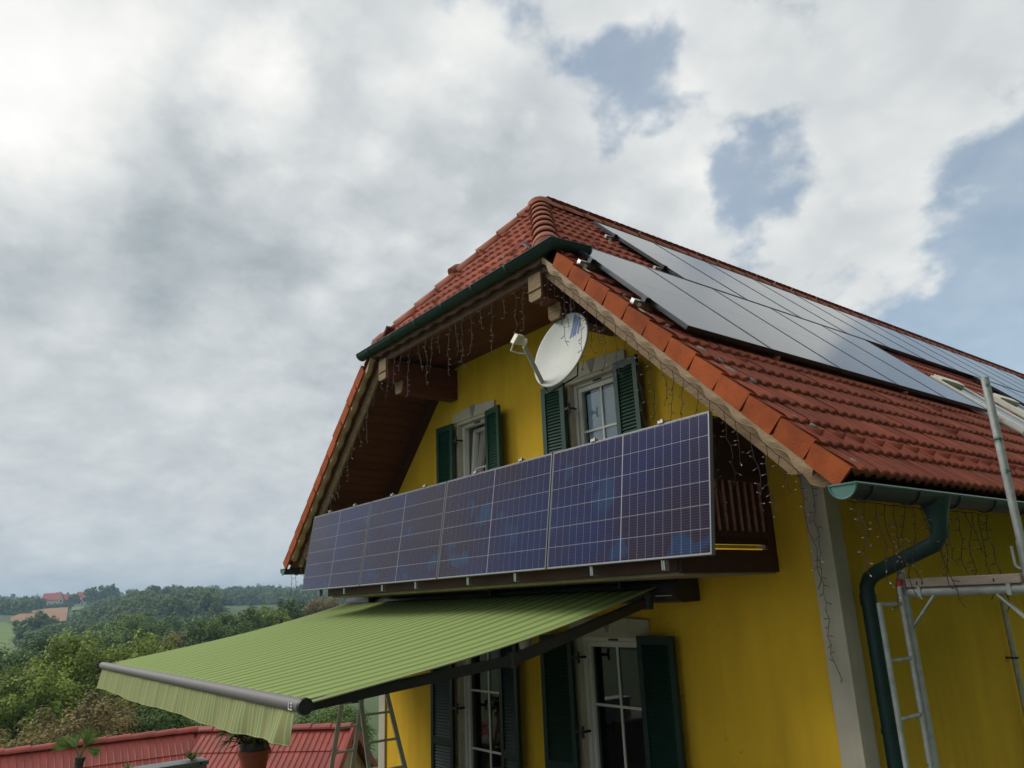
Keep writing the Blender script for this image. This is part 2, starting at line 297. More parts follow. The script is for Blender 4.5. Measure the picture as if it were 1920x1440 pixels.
M['awning'] = awning_mat('striped_awning_fabric', [(0, aB), (.10, aB), (.17, aA), (.30, aA), (.34, aC), (.38, aA), (.50, aA), (.55, aB), (.62, aB), (.68, aA), (.80, aA), (.84, aC), (.88, aA), (.94, aA)], .25)
vA, vC = (.36, .36, .165, 1), (.42, .56, .26, 1)  # same cloth as the awning, its backlit look put into these colours
M['valance'] = awning_mat('striped_valance_backlit', [(0, vA), (.03, vC), (.06, vC), (.09, vA), (.13, vA), (.16, vC), (.19, vC), (.22, vA), (.42, vA), (.46, vC), (.50, vA), (.60, vA), (.63, vC), (.66, vC), (.69, vA), (.84, vA), (.88, vC), (.92, vA)], .3)
F = {'dark': foliage('dark_green_leaves', (0.046, 0.085, 0.021), (0.150, 0.234, 0.047)),
     'mid': foliage('mid_green_leaves', (0.055, 0.098, 0.023), (0.203, 0.296, 0.062)),
     'yellow': foliage('yellow_green_leaves', (0.098, 0.143, 0.023), (.330, .415, .065)),
     'brown': foliage('brownish_leaves', (0.104, 0.088, 0.033), (0.336, 0.258, 0.094)),
     'blue': foliage('blue_green_leaves', (0.046, 0.094, 0.036), (0.137, 0.227, 0.078)),
     'autumn': foliage('autumn_leaves', (0.143, 0.098, 0.046), (0.374, 0.250, 0.125)),
     'purple': foliage('dark_purple_leaves', (0.029, 0.022, 0.023), (0.078, 0.055, 0.052)),
     'forest': foliage('forest_leaves', (0.062, 0.111, 0.036), (0.195, 0.267, 0.072)),
     'palm': foliage('palm_leaves', (0.078, 0.143, 0.026), (0.221, 0.325, 0.078)),
     'plant': foliage('house_plant_leaves', (0.039, 0.078, 0.019), (0.208, 0.182, 0.052))}

# ------------------------------------------------------------------ mesh helpers
ORG = {}
def nrm(v): v = np.asarray(v, float); return v/np.linalg.norm(v)
class MB:
    def __init__(s): s.v = []; s.f = []
    def add(s, vs, fs):
        k = len(s.v); s.v += [tuple(map(float, p)) for p in vs]; s.f += [tuple(i+k for i in f) for f in fs]; return s
    def quad(s, *p): return s.add(p, [tuple(range(len(p)))])
    def box(s, x0, x1, y0, y1, z0, z1):
        return s.add([(x, y, z) for x in (x0, x1) for y in (y0, y1) for z in (z0, z1)], [(0, 1, 3, 2), (4, 6, 7, 5), (0, 4, 5, 1), (2, 3, 7, 6), (0, 2, 6, 4), (1, 5, 7, 3)])
    def obox(s, c, ax, ay, az):   # centre and three half-axis vectors
        c, ax, ay, az = map(lambda q: np.asarray(q, float), (c, ax, ay, az))
        return s.add([c+i*ax+j*ay+k*az for i in (-1, 1) for j in (-1, 1) for k in (-1, 1)], [(0, 1, 3, 2), (4, 6, 7, 5), (0, 4, 5, 1), (2, 3, 7, 6), (0, 2, 6, 4), (1, 5, 7, 3)])
    def beam(s, a, b, w, h, up=(0, 0, 1)):
        a, b = np.asarray(a, float), np.asarray(b, float); d = nrm(b-a); r = nrm(np.cross(d, up)); u = np.cross(r, d)
        return s.obox((a+b)/2, (b-a)/2, r*w/2, u*h/2)
    def tube(s, pts, r, n=8, caps=True):
        pts = [np.asarray(p, float) for p in pts]; m = len(pts); rs = r if hasattr(r, '__len__') else [r]*m
        d0 = nrm(pts[1]-pts[0]); ref = V3(0, 0, 1) if abs(d0[2]) < .9 else V3(1, 0, 0); x = nrm(np.cross(d0, ref)); vs = []
        for i, p in enumerate(pts):
            d = nrm((pts[min(i+1, m-1)]-pts[max(i-1, 0)])); x = nrm(x-d*np.dot(x, d)); y = np.cross(d, x)
            vs += [p+rs[i]*(math.cos(2*math.pi*k/n)*x+math.sin(2*math.pi*k/n)*y) for k in range(n)]
        fs = [(i*n+k, i*n+(k+1) % n, (i+1)*n+(k+1) % n, (i+1)*n+k) for i in range(m-1) for k in range(n)]
        if caps: fs += [tuple(range(n))[::-1], tuple((m-1)*n+k for k in range(n))]
        return s.add(vs, fs)
    def prism(s, poly, off):     # polygon (3D points) extruded by vector
        k = len(poly); p = [np.asarray(q, float) for q in poly]; off = np.asarray(off, float)
        return s.add(p+[q+off for q in p], [tuple(range(k))[::-1], tuple(range(k, 2*k))]+[(i, (i+1) % k, k+(i+1) % k, k+i) for i in range(k)])
    def lathe(s, prof, c, n=20):
        vs = [(c[0]+r*math.cos(2*math.pi*k/n), c[1]+r*math.sin(2*math.pi*k/n), c[2]+z) for r, z in prof for k in range(n)]
        return s.add(vs, [(i*n+k, i*n+(k+1) % n, (i+1)*n+(k+1) % n, (i+1)*n+k) for i in range(len(prof)-1) for k in range(n)])
    def mesh(s, name, mt=None, smooth=False):
        me = bpy.data.meshes.new(name); me.from_pydata(s.v, [], s.f); me.update()
        import bmesh
        bm = bmesh.new(); bm.from_mesh(me); bmesh.ops.recalc_face_normals(bm, faces=bm.faces); bm.to_mesh(me); bm.free()
        if mt: me.materials.append(M[mt] if isinstance(mt, str) else mt)
        if smooth: me.polygons.foreach_set('use_smooth', [True]*len(me.polygons))
        return me
    def build(s, name, mt, parent=None, smooth=False, bevel=0):
        o = bpy.data.objects.new(name, s.mesh(name, mt, smooth)); link(o, parent)
        if bevel:
            b = o.modifiers.new('bevel', 'BEVEL'); b.width = bevel; b.segments = 2; b.limit_method = 'ANGLE'
        if smooth and smooth != 'all':
            try:
                o.data.set_sharp_from_angle(angle=R(40))
            except Exception: pass
        return o
def link(o, parent=None, world=(0, 0, 0)):
    COL.objects.link(o)
    if parent is not None:
        o.parent = parent; pw = ORG.get(parent.name, V3(0, 0, 0)); o.location = tuple(np.asarray(world, float)-pw)
    else: o.location = world
    ORG[o.name] = np.asarray(world, float)
    return o
def place(me, name, mw, parent):          # a piece with its own transform, given in world space
    o = bpy.data.objects.new(name, me); COL.objects.link(o); o.parent = parent
    pw = ORG.get(parent.name, V3(0, 0, 0)) if parent else V3(0, 0, 0)
    o.matrix_basis = Matrix.Translation(-Vector(pw)) @ mw
    return o
def frame(o, x, y, z): return Matrix(((x[0], y[0], z[0], o[0]), (x[1], y[1], z[1], o[1]), (x[2], y[2], z[2], o[2]), (0, 0, 0, 1)))
def tag(o, label=None, cat=None, group=None, kind=None):
    if label: o['label'] = label
    if cat: o['category'] = cat
    if group: o['group'] = group
    if kind: o['kind'] = kind
    return o
def thing(name, label, cat, loc, group=None):
    o = bpy.data.objects.new(name, None); o.empty_display_size = .2; link(o, None, loc); return tag(o, label, cat, group, 'thing')
def quads_mesh(name, P, mt, tint=None):   # P: (n,4,3)
    n = len(P); me = bpy.data.meshes.new(name); me.vertices.add(n*4); me.vertices.foreach_set('co', P.reshape(-1).astype(np.float32))
    me.loops.add(n*4); me.loops.foreach_set('vertex_index', np.arange(n*4, dtype=np.int32))
    me.polygons.add(n); me.polygons.foreach_set('loop_start', np.arange(0, n*4, 4, dtype=np.int32)); me.polygons.foreach_set('loop_total', np.full(n, 4, np.int32))
    me.update(calc_edges=True)
    if tint is not None:
        a = me.attributes.new('tint', 'FLOAT', 'FACE'); a.data.foreach_set('value', tint.astype(np.float32))
    me.materials.append(mt); return me

# ------------------------------------------------------------------ terrain
XC, ZR, S = -2.91, 4.42, .985
HYP = math.hypot(S, 1)
GZ = -2.75
PD = [0, 3, 5, 9, 15, 30, 60, 110, 170, 260, 380, 480, 600, 750, 950, 1300, 2000, 5000]
PZ = [-2.83, -3.0, -4.4, -5.2, -5.8, -6.6, -8.0, -9.2, -10, -8.5, -3.5, 2.5, 8, 12, 16, 21, 20, 10]
def ground(x, y):
    dx = max(-8.2-x, 0, x-8); dy = max(-10-y, 0, y-20); d = math.hypot(dx, dy)
    z = float(np.interp(d, PD, PZ))
    z += 6.0*min(max((x-4.5)/14, 0), 1.6)*math.exp(-max(0, -y-12)/25) if d < 60 else 0
    k = min(max((d-120)/400, 0), 1)
    return z + k*(3.0*math.sin(x*.011+1.2)*math.cos(y*.013+.4)+2.0*math.sin(y*.021+x*.004))
def terrain():
    rs = [0.0, 4, 7, 9.5, 12, 15, 20, 28, 40, 55, 75, 100, 130, 165, 205, 250, 300, 350, 400, 450, 500, 560, 620, 690, 760, 850, 950, 1100, 1300, 1600, 2100, 3000, 4200]
    na = 160; vs = [(-3, 0, ground(-3, 0))]; fs = []
    for r in rs[1:]:
        for k in range(na):
            a = 2*math.pi*k/na; x, y = -3+r*math.cos(a), r*math.sin(a); vs.append((x, y, ground(x, y)))
    fs += [(0, 1+k, 1+(k+1) % na) for k in range(na)]
    for i in range(len(rs)-2):
        for k in range(na): fs.append((1+i*na+k, 1+(i+1)*na+k, 1+(i+1)*na+(k+1) % na, 1+i*na+(k+1) % na))
    b = MB(); b.add(vs, fs); o = b.build('ground', 'grass', smooth='all'); tag(o, kind='structure')
terrain()
def patch(name, mt, az0, az1, r0, r1, lift, n=14):
    b = MB(); vs = []
    for i in range(n+1):
        for j in range(n+1):
            az = az0+(az1-az0)*i/n; ra = r0(az) if callable(r0) else r0; rb = r1(az) if callable(r1) else r1; r = ra+(rb-ra)*j/n
            x, y = CAM[0]-r*math.sin(R(az)), CAM[1]+r*math.cos(R(az)); vs.append((x, y, ground(x, y)+lift))
    b.add(vs, [(i*(n+1)+j, (i+1)*(n+1)+j, (i+1)*(n+1)+j+1, i*(n+1)+j+1) for i in range(n) for j in range(n)])
    tag(b.build(name, mt, smooth='all'), kind='structure')
patch('ploughed_field', 'soil', 82.1, 85.1, lambda a: np.interp(a, [82.1, 85.1], [430, 445]), lambda a: np.interp(a, [82.1, 83.2, 85.1], [615, 600, 475]), 1.0)
patch('meadow', 'meadow', 83.2, 91, 210, lambda a: np.interp(a, [83.2, 85.1, 91], [330, 444, 450]), .8)
patch('far_meadow', 'meadow', 79.2, 81.9, 540, 640, 1.0)
tag(MB().box(-6.6, 8, -9.5, .79, GZ-.07, GZ).build('terrace', 'paving'), kind='structure')

# ------------------------------------------------------------------ house
WY, VY = .80, -.30                       # gable wall plane, verge plane
WL, WR = -6.23, .41                      # outer faces of the side walls
house = thing('house', 'yellow gabled house with half-hipped red tile roof and green shutters', 'house', (XC, WY, GZ))
def zroof(x, off=0.0): return ZR - S*abs(x-XC) + off*HYP
# --- front wall with openings
OPEN = [(-4.26, -3.58, .45, 1.87), (-2.19, -1.47, .45, 1.87), (-4.34, -3.46, GZ, -.60), (-2.29, -1.445, GZ, -.60)]
SOFF = -.13
wall = MB()
def gable(b, y, th):
    xs = sorted({WL, WR, XC, XC-1.75, XC+1.75} | {o[0] for o in OPEN} | {o[1] for o in OPEN})
    for xa, xb in zip(xs[:-1], xs[1:]):
        xm = (xa+xb)/2; ops = sorted([o for o in OPEN if o[0] < xm < o[1]], key=lambda o: o[2]); z = GZ
        ta, tb = min(zroof(xa, SOFF), 2.74), min(zroof(xb, SOFF), 2.74)
        for o in ops:
            if o[2] > z+.001: b.quad((xa, y, z), (xb, y, z), (xb, y, o[2]), (xa, y, o[2]))
            z = o[3]
        b.quad((xa, y, z), (xb, y, z), (xb, y, tb), (xa, y, ta))
    for o in OPEN:
        x0, x1, z0, z1 = o; b = MB()
        b.quad((x0, y, z0), (x0, y+th, z0), (x0, y+th, z1), (x0, y, z1)); b.quad((x1, y, z0), (x1, y, z1), (x1, y+th, z1), (x1, y+th, z0))
        b.quad((x0, y, z1), (x0, y+th, z1), (x1, y+th, z1), (x1, y, z1)); b.quad((x0, y, z0), (x1, y, z0), (x1, y+th, z0), (x0, y+th, z0)); b.build('reveal', 'white_render', house)
gable(wall, WY, .28)
YB = 17.2
wall.quad((WR, WY, GZ), (WR, YB, GZ), (WR, YB, zroof(WR, SOFF)), (WR, WY, zroof(WR, SOFF)))
wall.quad((WL, WY, GZ), (WL, YB, GZ), (WL, YB, zroof(WL, SOFF)), (WL, WY, zroof(WL, SOFF)))
wall.quad((WL, YB, GZ), (WR, YB, GZ), (WR, YB, zroof(WR, SOFF)), (XC, YB, zroof(XC, SOFF)), (WL, YB, zroof(WL, SOFF)))
wall.quad((WL, WY, .0), (WR, WY, .0), (WR, YB, .0), (WL, YB, .0))
wall.quad((WL, WY, GZ+.01), (WR, WY, GZ+.01), (WR, YB, GZ+.01), (WL, YB, GZ+.01))
wall.build('wall', 'yellow', house)
for sx, xo in ((1, WR), (-1, WL)):
    b = MB(); zt = zroof(WR, SOFF)-.02; xi = xo-sx*.145
    b.prism([(xi, WY-.025, GZ), (xo+sx*.025, WY-.025, GZ), (xo+sx*.025, WY+.16, GZ), (xo, WY+.16, GZ), (xo, WY, GZ), (xi, WY, GZ)], (0, 0, zt-GZ))
    b.build('pilaster', 'white_render', house, bevel=.006)

# --- roof deck, tiles
roof = MB()
for sx in (1, -1):
    xe = XC+sx*4.05
    f = lambda x, y, o: (x, y, zroof(x, o))
    xh = XC+sx*1.72
    for o in (-.045, SOFF+.015):
        roof.quad(f(XC, 1.16, o), f(xh, -.25, o), f(xe, -.25, o), f(xe, YB+.4, o), f(XC, YB+.4, o))
hipd = nrm((0, -1.41, -1.68)); hipn = nrm((0, -1.68, 1.41)); APEX = V3(XC, 1.14, ZR)
roof.quad(APEX-hipn*.045, V3(XC-1.70, -.27, 2.74)-hipn*.045, V3(XC+1.70, -.27, 2.74)-hipn*.045)
roof = roof.build('roof', 'brown', house)
TW, TE = .240, .2665                     # tile width, course exposure
def tile_profile(u):                     # two rolls across the tile
    return .027*(0.5+0.5*math.cos(2*math.pi*(u/TW*2)))**.75
def tile_builder(fin=False, nseg=12):
    b = MB(); L = TE+.05; lift = .036; vs = []; us = [TW*i/nseg for i in range(nseg+1)]
    for v in (-L+TE*.5, TE*.5-.02, TE*.5):
        for u in us:
            k = (v+L-TE*.5)/L
            vs.append((u-TW/2, v, tile_profile(u)+lift*k-.02-(.006 if v == TE*.5 else 0)))
    for u in us: vs.append((u-TW/2, TE*.5-.004, tile_profile(u)+lift-.062))
    n = nseg+1
    fs = [(r*n+i, r*n+i+1, (r+1)*n+i+1, (r+1)*n+i) for r in range(3) for i in range(nseg)]
    b.add(vs, fs)
    if fin:
        b.add([(-.012, -.10, .0), (.012, -.10, .0), (-.012, .06, .02), (.012, .06, .02), (-.010, .055, .072), (.010, .055, .072)], [(0, 2, 4), (1, 5, 3), (2, 3, 5, 4), (0, 4, 5, 1)])
    return b
def slope_frame(kind):
    if kind == 'R': d, n, x = nrm((1, 0, -S)), nrm((S, 0, 1)), V3(0, -1, 0)
    if kind == 'L': d, n, x = nrm((-1, 0, -S)), nrm((-S, 0, 1)), V3(0, 1, 0)
    if kind == 'H': d, n, x = hipd, hipn, V3(-1, 0, 0)
    return x, d, n
TB = {f: tile_builder(f) for f in (False, True)}
def hipy(s):                             # y of the hip line on the main slopes at downslope distance s
    return 1.14-1.41*min(s/2.394, 1)
PVZONES = [(.56, 2.28, 1.62, 14.8), (2.33, 4.08, -.02, 5.15), (2.33, 4.08, 8.4, 13.6)]
cand = []
for kind in 'RLH':
    x, d, n = slope_frame(kind)
    if kind in 'RL':
        org = V3(XC, 0, ZR); ncourse = 22
        for c in range(ncourse):
            s = 5.79-TE*.5-TE*c
            if s < .05: continue
            y0 = VY+.05
            for i in range(73):
                yc = y0+TW*(i+.5)
                if s < 2.36 and yc < hipy(s)-.16: continue
                P = org+d*s+V3(0, yc, 0); cut = s < 2.5 and yc < hipy(s)+.22
                fin = (c == 1) or (c % 2 == 1 and (i*3+c*2) % 13 == 3) or (c == 6 and i % 9 == 5)
                hid = any(a < s < b_ and y1 < yc < y2 for a, b_, y1, y2 in PVZONES) or kind == 'L'
                cand.append((kind, P, fin, cut, hid))
    else:
        Lh = 2.193
        for c in range(9):
            s = Lh-TE*.5-TE*c+.03; hw = 1.70*s/Lh
            if s < .05: continue
            for i in range(-8, 9):
                u = TW*(i+(.5 if c % 2 else 0)*0)
                if abs(u) > hw+.2: continue
                cand.append((kind, APEX+d*s+V3(u, 0, 0), c % 2 == 1 and i % 2 == 0 or c == 0 and i % 3 == 0, abs(u) > hw-.2, False))
cand.sort(key=lambda q: np.linalg.norm(q[1]-CAM)+(100 if q[4] else 0)+(0 if q[0] != 'L' else 300))
shared = {f: TB[f].mesh('roof_tile', 'tile', 'all') for f in TB}
hipline = {1: nrm(V3(1.705, -1.41, -1.68)), -1: nrm(V3(-1.705, -1.41, -1.68))}
def clip_poly(vs, fs, pt, nn):           # keep the side where (v-pt).nn < 0
    out_v, out_f = [], []
    for f in fs:
        poly = [vs[i] for i in f]; res = []
        for i in range(len(poly)):
            a, b_ = poly[i], poly[(i+1) % len(poly)]; da, db = np.dot(a-pt, nn), np.dot(b_-pt, nn)
            if da <= 0: res.append(a)
            if da*db < 0: res.append(a+(b_-a)*da/(da-db))
        if len(res) > 2:
            k = len(out_v); out_v += res; out_f.append(tuple(range(k, k+len(res))))
    return out_v, out_f
rest = MB(); restL = MB(); made = 0
for kind, P, fin, cut, hid in cand:
    x, d, n = slope_frame(kind)
    tl = nrm(n+d*random.uniform(-.006, .006)); P = P+n*random.uniform(-.002, .003)+x*random.uniform(-.002, .002)
    if cut or made >= 300 or kind == 'L' or hid:
        vs = [P+x*v[0]+d*v[1]+n*v[2] for v in map(np.array, TB[fin].v)]; fs = TB[fin].f
        if cut:
            sgn = 1 if (P[0] > XC or kind == 'R') else -1
            nn = V3(sgn*.64, .77, 0); nn = nrm(np.cross(hipline[sgn], (0, 0, 1)))
            if np.dot(nn, V3(sgn, 1, 0)) < 0: nn = -nn     # points to the main slope
            vs, fs = clip_poly(vs, fs, APEX, nn if kind == 'H' else -nn)
        if not fs: continue
        if made < 300 and kind != 'L' and not hid and len(fs) > 8:
            place(MB().add(vs, fs).mesh('roof_tile', 'tile', 'all'), 'roof_tile', Matrix.Identity(4), roof); made += 1
        else: (restL if kind == 'L' else rest).add(vs, fs)
    else:
        place(shared[fin], 'roof_tile', frame(P, x, d, n), roof); made += 1
tag(rest.build('far_roof_tiles', 'tile', roof, smooth='all'), kind='stuff')
tag(restL.build('rear_slope_tiles', 'tile', roof, smooth='all'), kind='stuff')
# lichen cushions on the tiles beside the right verge
for s, y, r in [(3.95, -.12, .022), (4.32, -.1, .05), (4.45, -.02, .03), (4.62, -.09, .055), (4.72, .03, .04), (5.22, -.1, .03), (5.30, 0, .028), (5.70, -.12, .034), (3.4, -.13, .02), (3.05, -.1, .025)]:
    d, n = nrm((1, 0, -S)), nrm((S, 0, 1)); r *= .8; c = V3(XC, y, ZR)+d*s+n*.026; b = MB(); k = 9
    ring = lambda q, h: [c+d*(q*r*math.cos(2*math.pi*i/k)*random.uniform(.8, 1.2))+V3(0, 1, 0)*(q*r*math.sin(2*math.pi*i/k)*random.uniform(.8, 1.2))+n*h for i in range(k)]
    b.add(ring(1.25, -.012)+ring(1.0, .004)+ring(.4, .006), [(i, (i+1) % k, k+(i+1) % k, k+i) for i in range(k)]+[(k+i, k+(i+1) % k, 2*k+(i+1) % k, 2*k+i) for i in range(k)]+[tuple(range(2*k, 3*k))])
    b.build('lichen_patch', 'lichen', roof, smooth='all')
# verge tiles
def verge_mesh(sx):
    b = MB(); L = TE+.001; t = .022
    b.prism([(-t, -L/2, .012), (-t, L/2, .026), (-t, L/2-.003, -.112), (-t, -L/2+.02, -.112)], (t+.004, 0, 0))
    b.prism([(.0, -L/2, .010), (.0, L/2, .024), (.10, L/2, .020), (.10, -L/2, .004)], (0, 0, -.016))
    return b.mesh('verge_tile', 'verge')
vm = {1: verge_mesh(1), -1: verge_mesh(-1)}
for sx in (1, -1):
    d = nrm((sx, 0, -S)); n = nrm((sx*S, 0, 1)); nv = 13
    for c in range(nv):
        s = 5.79-TE*(c+.5)
        if s < 2.5: continue
        P = V3(XC, VY+.022+random.uniform(-.004, .004), ZR)+d*(s+random.uniform(-.003, .003))+n*(.004+random.uniform(-.003, .003)); n_0, d_0 = n, d; e_ = random.uniform(-.007, .007); d, n = nrm(d_0+n_0*e_), nrm(n_0-d_0*e_)
        place(vm[sx], 'verge_tile', frame(P, V3(0, 1, 0), d, n) if sx < 0 else Matrix(((0, d[0], n[0], P[0]), (1, d[1], n[1], P[1]), (0, d[2], n[2], P[2]), (0, 0, 0, 1))), roof); d, n = d_0, n_0
# ridge and hip tiles (half-round, overlapping)
def cap_mesh(L=.36, r0=.115, r1=.135, h=.10):
    b = MB(); n = 10; vs = []
    for v, r, th in ((-L/2, r0, 0), (L/2, r1, 0)):
        for rr in (r, r-.016):
            vs += [(rr*math.cos(math.pi*i/n), v, rr*math.sin(math.pi*i/n)*h/.115) for i in range(n+1)]
    m = n+1
    fs = [(i, i+1, 2*m+i+1, 2*m+i) for i in range(n)]+[(m+i, 3*m+i, 3*m+i+1, m+i+1) for i in range(n)]+[(2*m+i, 2*m+i+1, 3*m+i+1, 3*m+i) for i in range(n)]+[(i, m+i, m+i+1, i+1) for i in range(n)]
    b.add(vs, fs); return b.mesh('ridge_tile', 'ridge', 'all')
cm = cap_mesh()
for i in range(49):
    y = 1.30+i*.335
    if y > YB+.3: break
    t = R(-1.6); yy = V3(0, -math.cos(t), math.sin(t)); zz = V3(0, math.sin(t), math.cos(t))
    place(cm, 'ridge_tile', frame((XC, y, ZR-.045), np.cross(yy, zz), yy, zz), roof)
for sx in (1, -1):
    hd = hipline[sx]; Lh = np.linalg.norm(V3(1.705, 1.41, 1.68)); nh = nrm(nrm((sx*S, 0, 1))+hipn); hx = np.cross(hd, nh)
    for i in range(8):
        P = APEX+hd*(.12+i*.335)-nh*.04
        if .12+i*.335 > Lh-.2: break
        place(cm, 'hip_tile', frame(P, hx, nrm(hd+nh*.03), nrm(nh-hd*.03)), roof)
    b = MB(); P = APEX+hd*(Lh-.17)-nh*.045; k = 12; vs = []; m_ = 6      # rounded closing cap
    for j in range(-2, m_+1):
        q = .138*math.cos(max(j, 0)/m_*1.5); a = .13*math.sin(j/m_*1.5) if j > 0 else .05*j
        vs += [P+hd*a+hx*(q*math.cos(math.pi*i/k))+nh*(q*.9*math.sin(math.pi*i/k)) for i in range(k+1)]
    b.add(vs, [(r*(k+1)+i, r*(k+1)+i+1, (r+1)*(k+1)+i+1, (r+1)*(k+1)+i) for r in range(m_+2) for i in range(k)])
    b.build('hip_end_cap', 'ridge', roof, smooth='all')
b = MB(); k = 16; vs = [V3(XC, 1.16, ZR+.075)]
for q, h in ((.06, .068), (.11, .045), (.145, .005), (.16, -.06)): vs += [V3(XC+q*math.cos(2*math.pi*i/k), 1.16+q*1.1*math.sin(2*math.pi*i/k), ZR+h) for i in range(k)]
b.add(vs, [(0, 1+i, 1+(i+1) % k) for i in range(k)]+[(1+r*k+i, 1+r*k+(i+1) % k, 1+(r+1)*k+(i+1) % k, 1+(r+1)*k+i) for r in range(3) for i in range(k)]); b.build('apex_cap', 'ridge', roof, smooth='all')
c = APEX+hipd*1.02+V3(-.80, 0, 0)+hipn*.05
b = MB(); b.tube([c-hipd*.12-hipn*.04, c, c+hipd*.10+hipn*.03], [.05, .075, .06], 10); b.build('vent_tile', 'ridge', roof, smooth=True)

# --- bargeboards, soffits, purlins
def along(sx, s0, s1, o0, o1, y0, y1):
    d = nrm((sx, 0, -S)); n = nrm((sx*S, 0, 1)); b0 = V3(XC, 0, ZR)
    return [b0+d*s0+n*o0+V3(0, y0, 0), b0+d*s1+n*o0+V3(0, y0, 0), b0+d*s1+n*o1+V3(0, y0, 0), b0+d*s0+n*o1+V3(0, y0, 0)], V3(0, y1-y0, 0)
for sx in (1, -1):
    d = nrm((sx, 0, -S)); n = nrm((sx*S, 0, 1)); b0 = V3(XC, 0, ZR)
    prof = [(2.36, -.06), (5.62, -.06), (5.68, -.14), (5.66, -.20), (5.58, -.235), (5.50, -.215), (5.44, -.265), (2.20, -.265)]
    board = MB().prism([b0+d*s+n*o+V3(0, -.16, 0) for s, o in prof], (0, .03, 0)).build('bargeboard', 'oak', house, bevel=.004)
    # carved wavy trim board in front
    top, bot = [], []
    k = 150
    for i in range(k+1):
        s = 2.40+3.20*i/k; ph = (s-2.4)/TE
        w = .5+.5*math.sin(2*math.pi*ph-.6)
        saw = (ph-.25) % 1.0; saw = .5-.5*math.cos(2*math.pi*saw**.75)
        bot.append((s, -.146-.036*saw))
        top.append((s, -.108))
    b = MB()
    for (o_top, o_bot, yo, th) in ((0.0, 0.0, -.255, .03), (0.0, .016, -.266, .010), (0.010, .030, -.275, .008)):
        vs = []
        for (s, a), (_, c_) in zip(top, bot): 
            vs += [b0+d*s+n*(a+o_top)+V3(0, yo, 0), b0+d*s+n*(c_+o_bot)+V3(0, yo, 0), b0+d*s+n*(a+o_top)+V3(0, yo+th, 0), b0+d*s+n*(c_+o_bot)+V3(0, yo+th, 0)]
        fs = []
        for i in range(k):
            p, q = 4*i, 4*(i+1); fs += [(p, p+1, q+1, q), (p+2, q+2, q+3, p+3), (p+1, p+3, q+3, q+1), (p, q, q+2, p+2)]
        fs += [(0, 2, 3, 1), (4*k, 4*k+1, 4*k+3, 4*k+2)]
        b.add(vs, fs)
    b.build('carved_trim', 'oak_trim', board)
    # sloping soffit planks under the verge overhang, running down the slope
    sf = MB(); P4, ov = along(sx, 1.95, 5.72, SOFF+.012, SOFF+.02, -.24, WY-.001); sf.prism(P4, ov); sf = sf.build('verge_soffit', 'brown', house)
    for i in range(31):
        s0 = 1.95+i*.122
        if s0 > 5.62: break
        P4, ov = along(sx, s0+.004, s0+.118, SOFF-.004, SOFF+.011, -.235, WY-.002)
        place(MB().prism(P4, ov).mesh('soffit_plank', 'soffit'), 'soffit_plank', Matrix.Identity(4), sf)
    # rafter along the wall
    P4, ov = along(sx, 2.2, 5.5, SOFF-.12, SOFF-.006, WY-.09, WY-.003); MB().prism(P4, ov).build('wall_rafter', 'brown', house)
    # eave soffit along the side wall
    P4, ov = along(sx, 4.62, 5.72, SOFF-.002, SOFF+.011, WY+.01, YB); MB().prism(P4, ov).build('eave_soffit', 'soffit', house)
    P4, ov = along(sx, 5.60, 5.64, SOFF-.06, -.05, -.12, YB); MB().prism(P4, ov).build('eave_board', 'brown', house)
    # purlins carrying the overhang
    xa, xb = sorted((XC+sx*1.36, XC+sx*1.53))
    p = MB().box(xa, xb, -.20, WY-.004, 2.345, 2.58).build('purlin', 'soffit', house, bevel=.005)
    e = MB(); e.prism([(xa-.002, 0, 2.36), (xa-.002, 0, 2.585), (xb+.002, 0, 2.585), (xb+.002, 0, 2.36), (xb-.02, 0, 2.335), (xa+.02, 0, 2.335)], (0, .02, 0)); e.v = [(a, y-.222, z) for a, y, z in e.v]
    e.box(xa-.006, xb+.006, -.235, -.2, 2.43, 2.436); e.build('end_cap', 'oak', p)
    q = MB().box(xa+.005, xb-.005, .02, WY-.004, 2.20, 2.344).build('purlin', 'soffit', house, bevel=.005)
    MB().prism([(xa+.003, -.002, 2.23), (xa+.003, -.002, 2.342), (xb-.003, -.002, 2.342), (xb-.003, -.002, 2.23), (xb-.03, -.002, 2.195), (xa+.03, -.002, 2.195)], (0, .02, 0)).build('end_cap', 'oak', q)
# level soffit below the half hip
sf = MB().box(XC-1.62, XC+1.62, -.15, WY-.003, 2.645, 2.66).build('hip_soffit', 'brown', house)
for i in range(8):
    y = -.148+i*.118
    MBx = MB().box(XC-1.60, XC+1.60, y+.003, min(y+.115, WY-.004), 2.628, 2.644).mesh('soffit_plank', 'soffit'); place(MBx, 'soffit_plank', Matrix.Identity(4), sf)
hb = MB().box(XC-1.60, XC+1.60, -.19, -.155, 2.565, 2.68).build('hip_fascia_board', 'fascia', house, bevel=.004)
b = MB(); k = 160; vs = []
for i in range(k+1):
    x = XC-1.66+3.32*i/k; zb = 2.635+.014*math.sin(2*math.pi*x/.2665)
    for y in (-.262, -.235): vs += [(x, y, 2.735), (x, y, zb)]
b.add(vs, [f for i in range(k) for p, q in ((4*i, 4*i+4),) for f in ((p, p+1, q+1, q), (p+2, q+2, q+3, p+3), (p+1, p+3, q+3, q+1), (p, q, q+2, p+2))]); b.build('carved_trim', 'fascia', hb)
MB().box(XC-1.64, XC+1.64, -.236, -.19, 2.66, 2.735).build('hip_batten', 'brown', house)

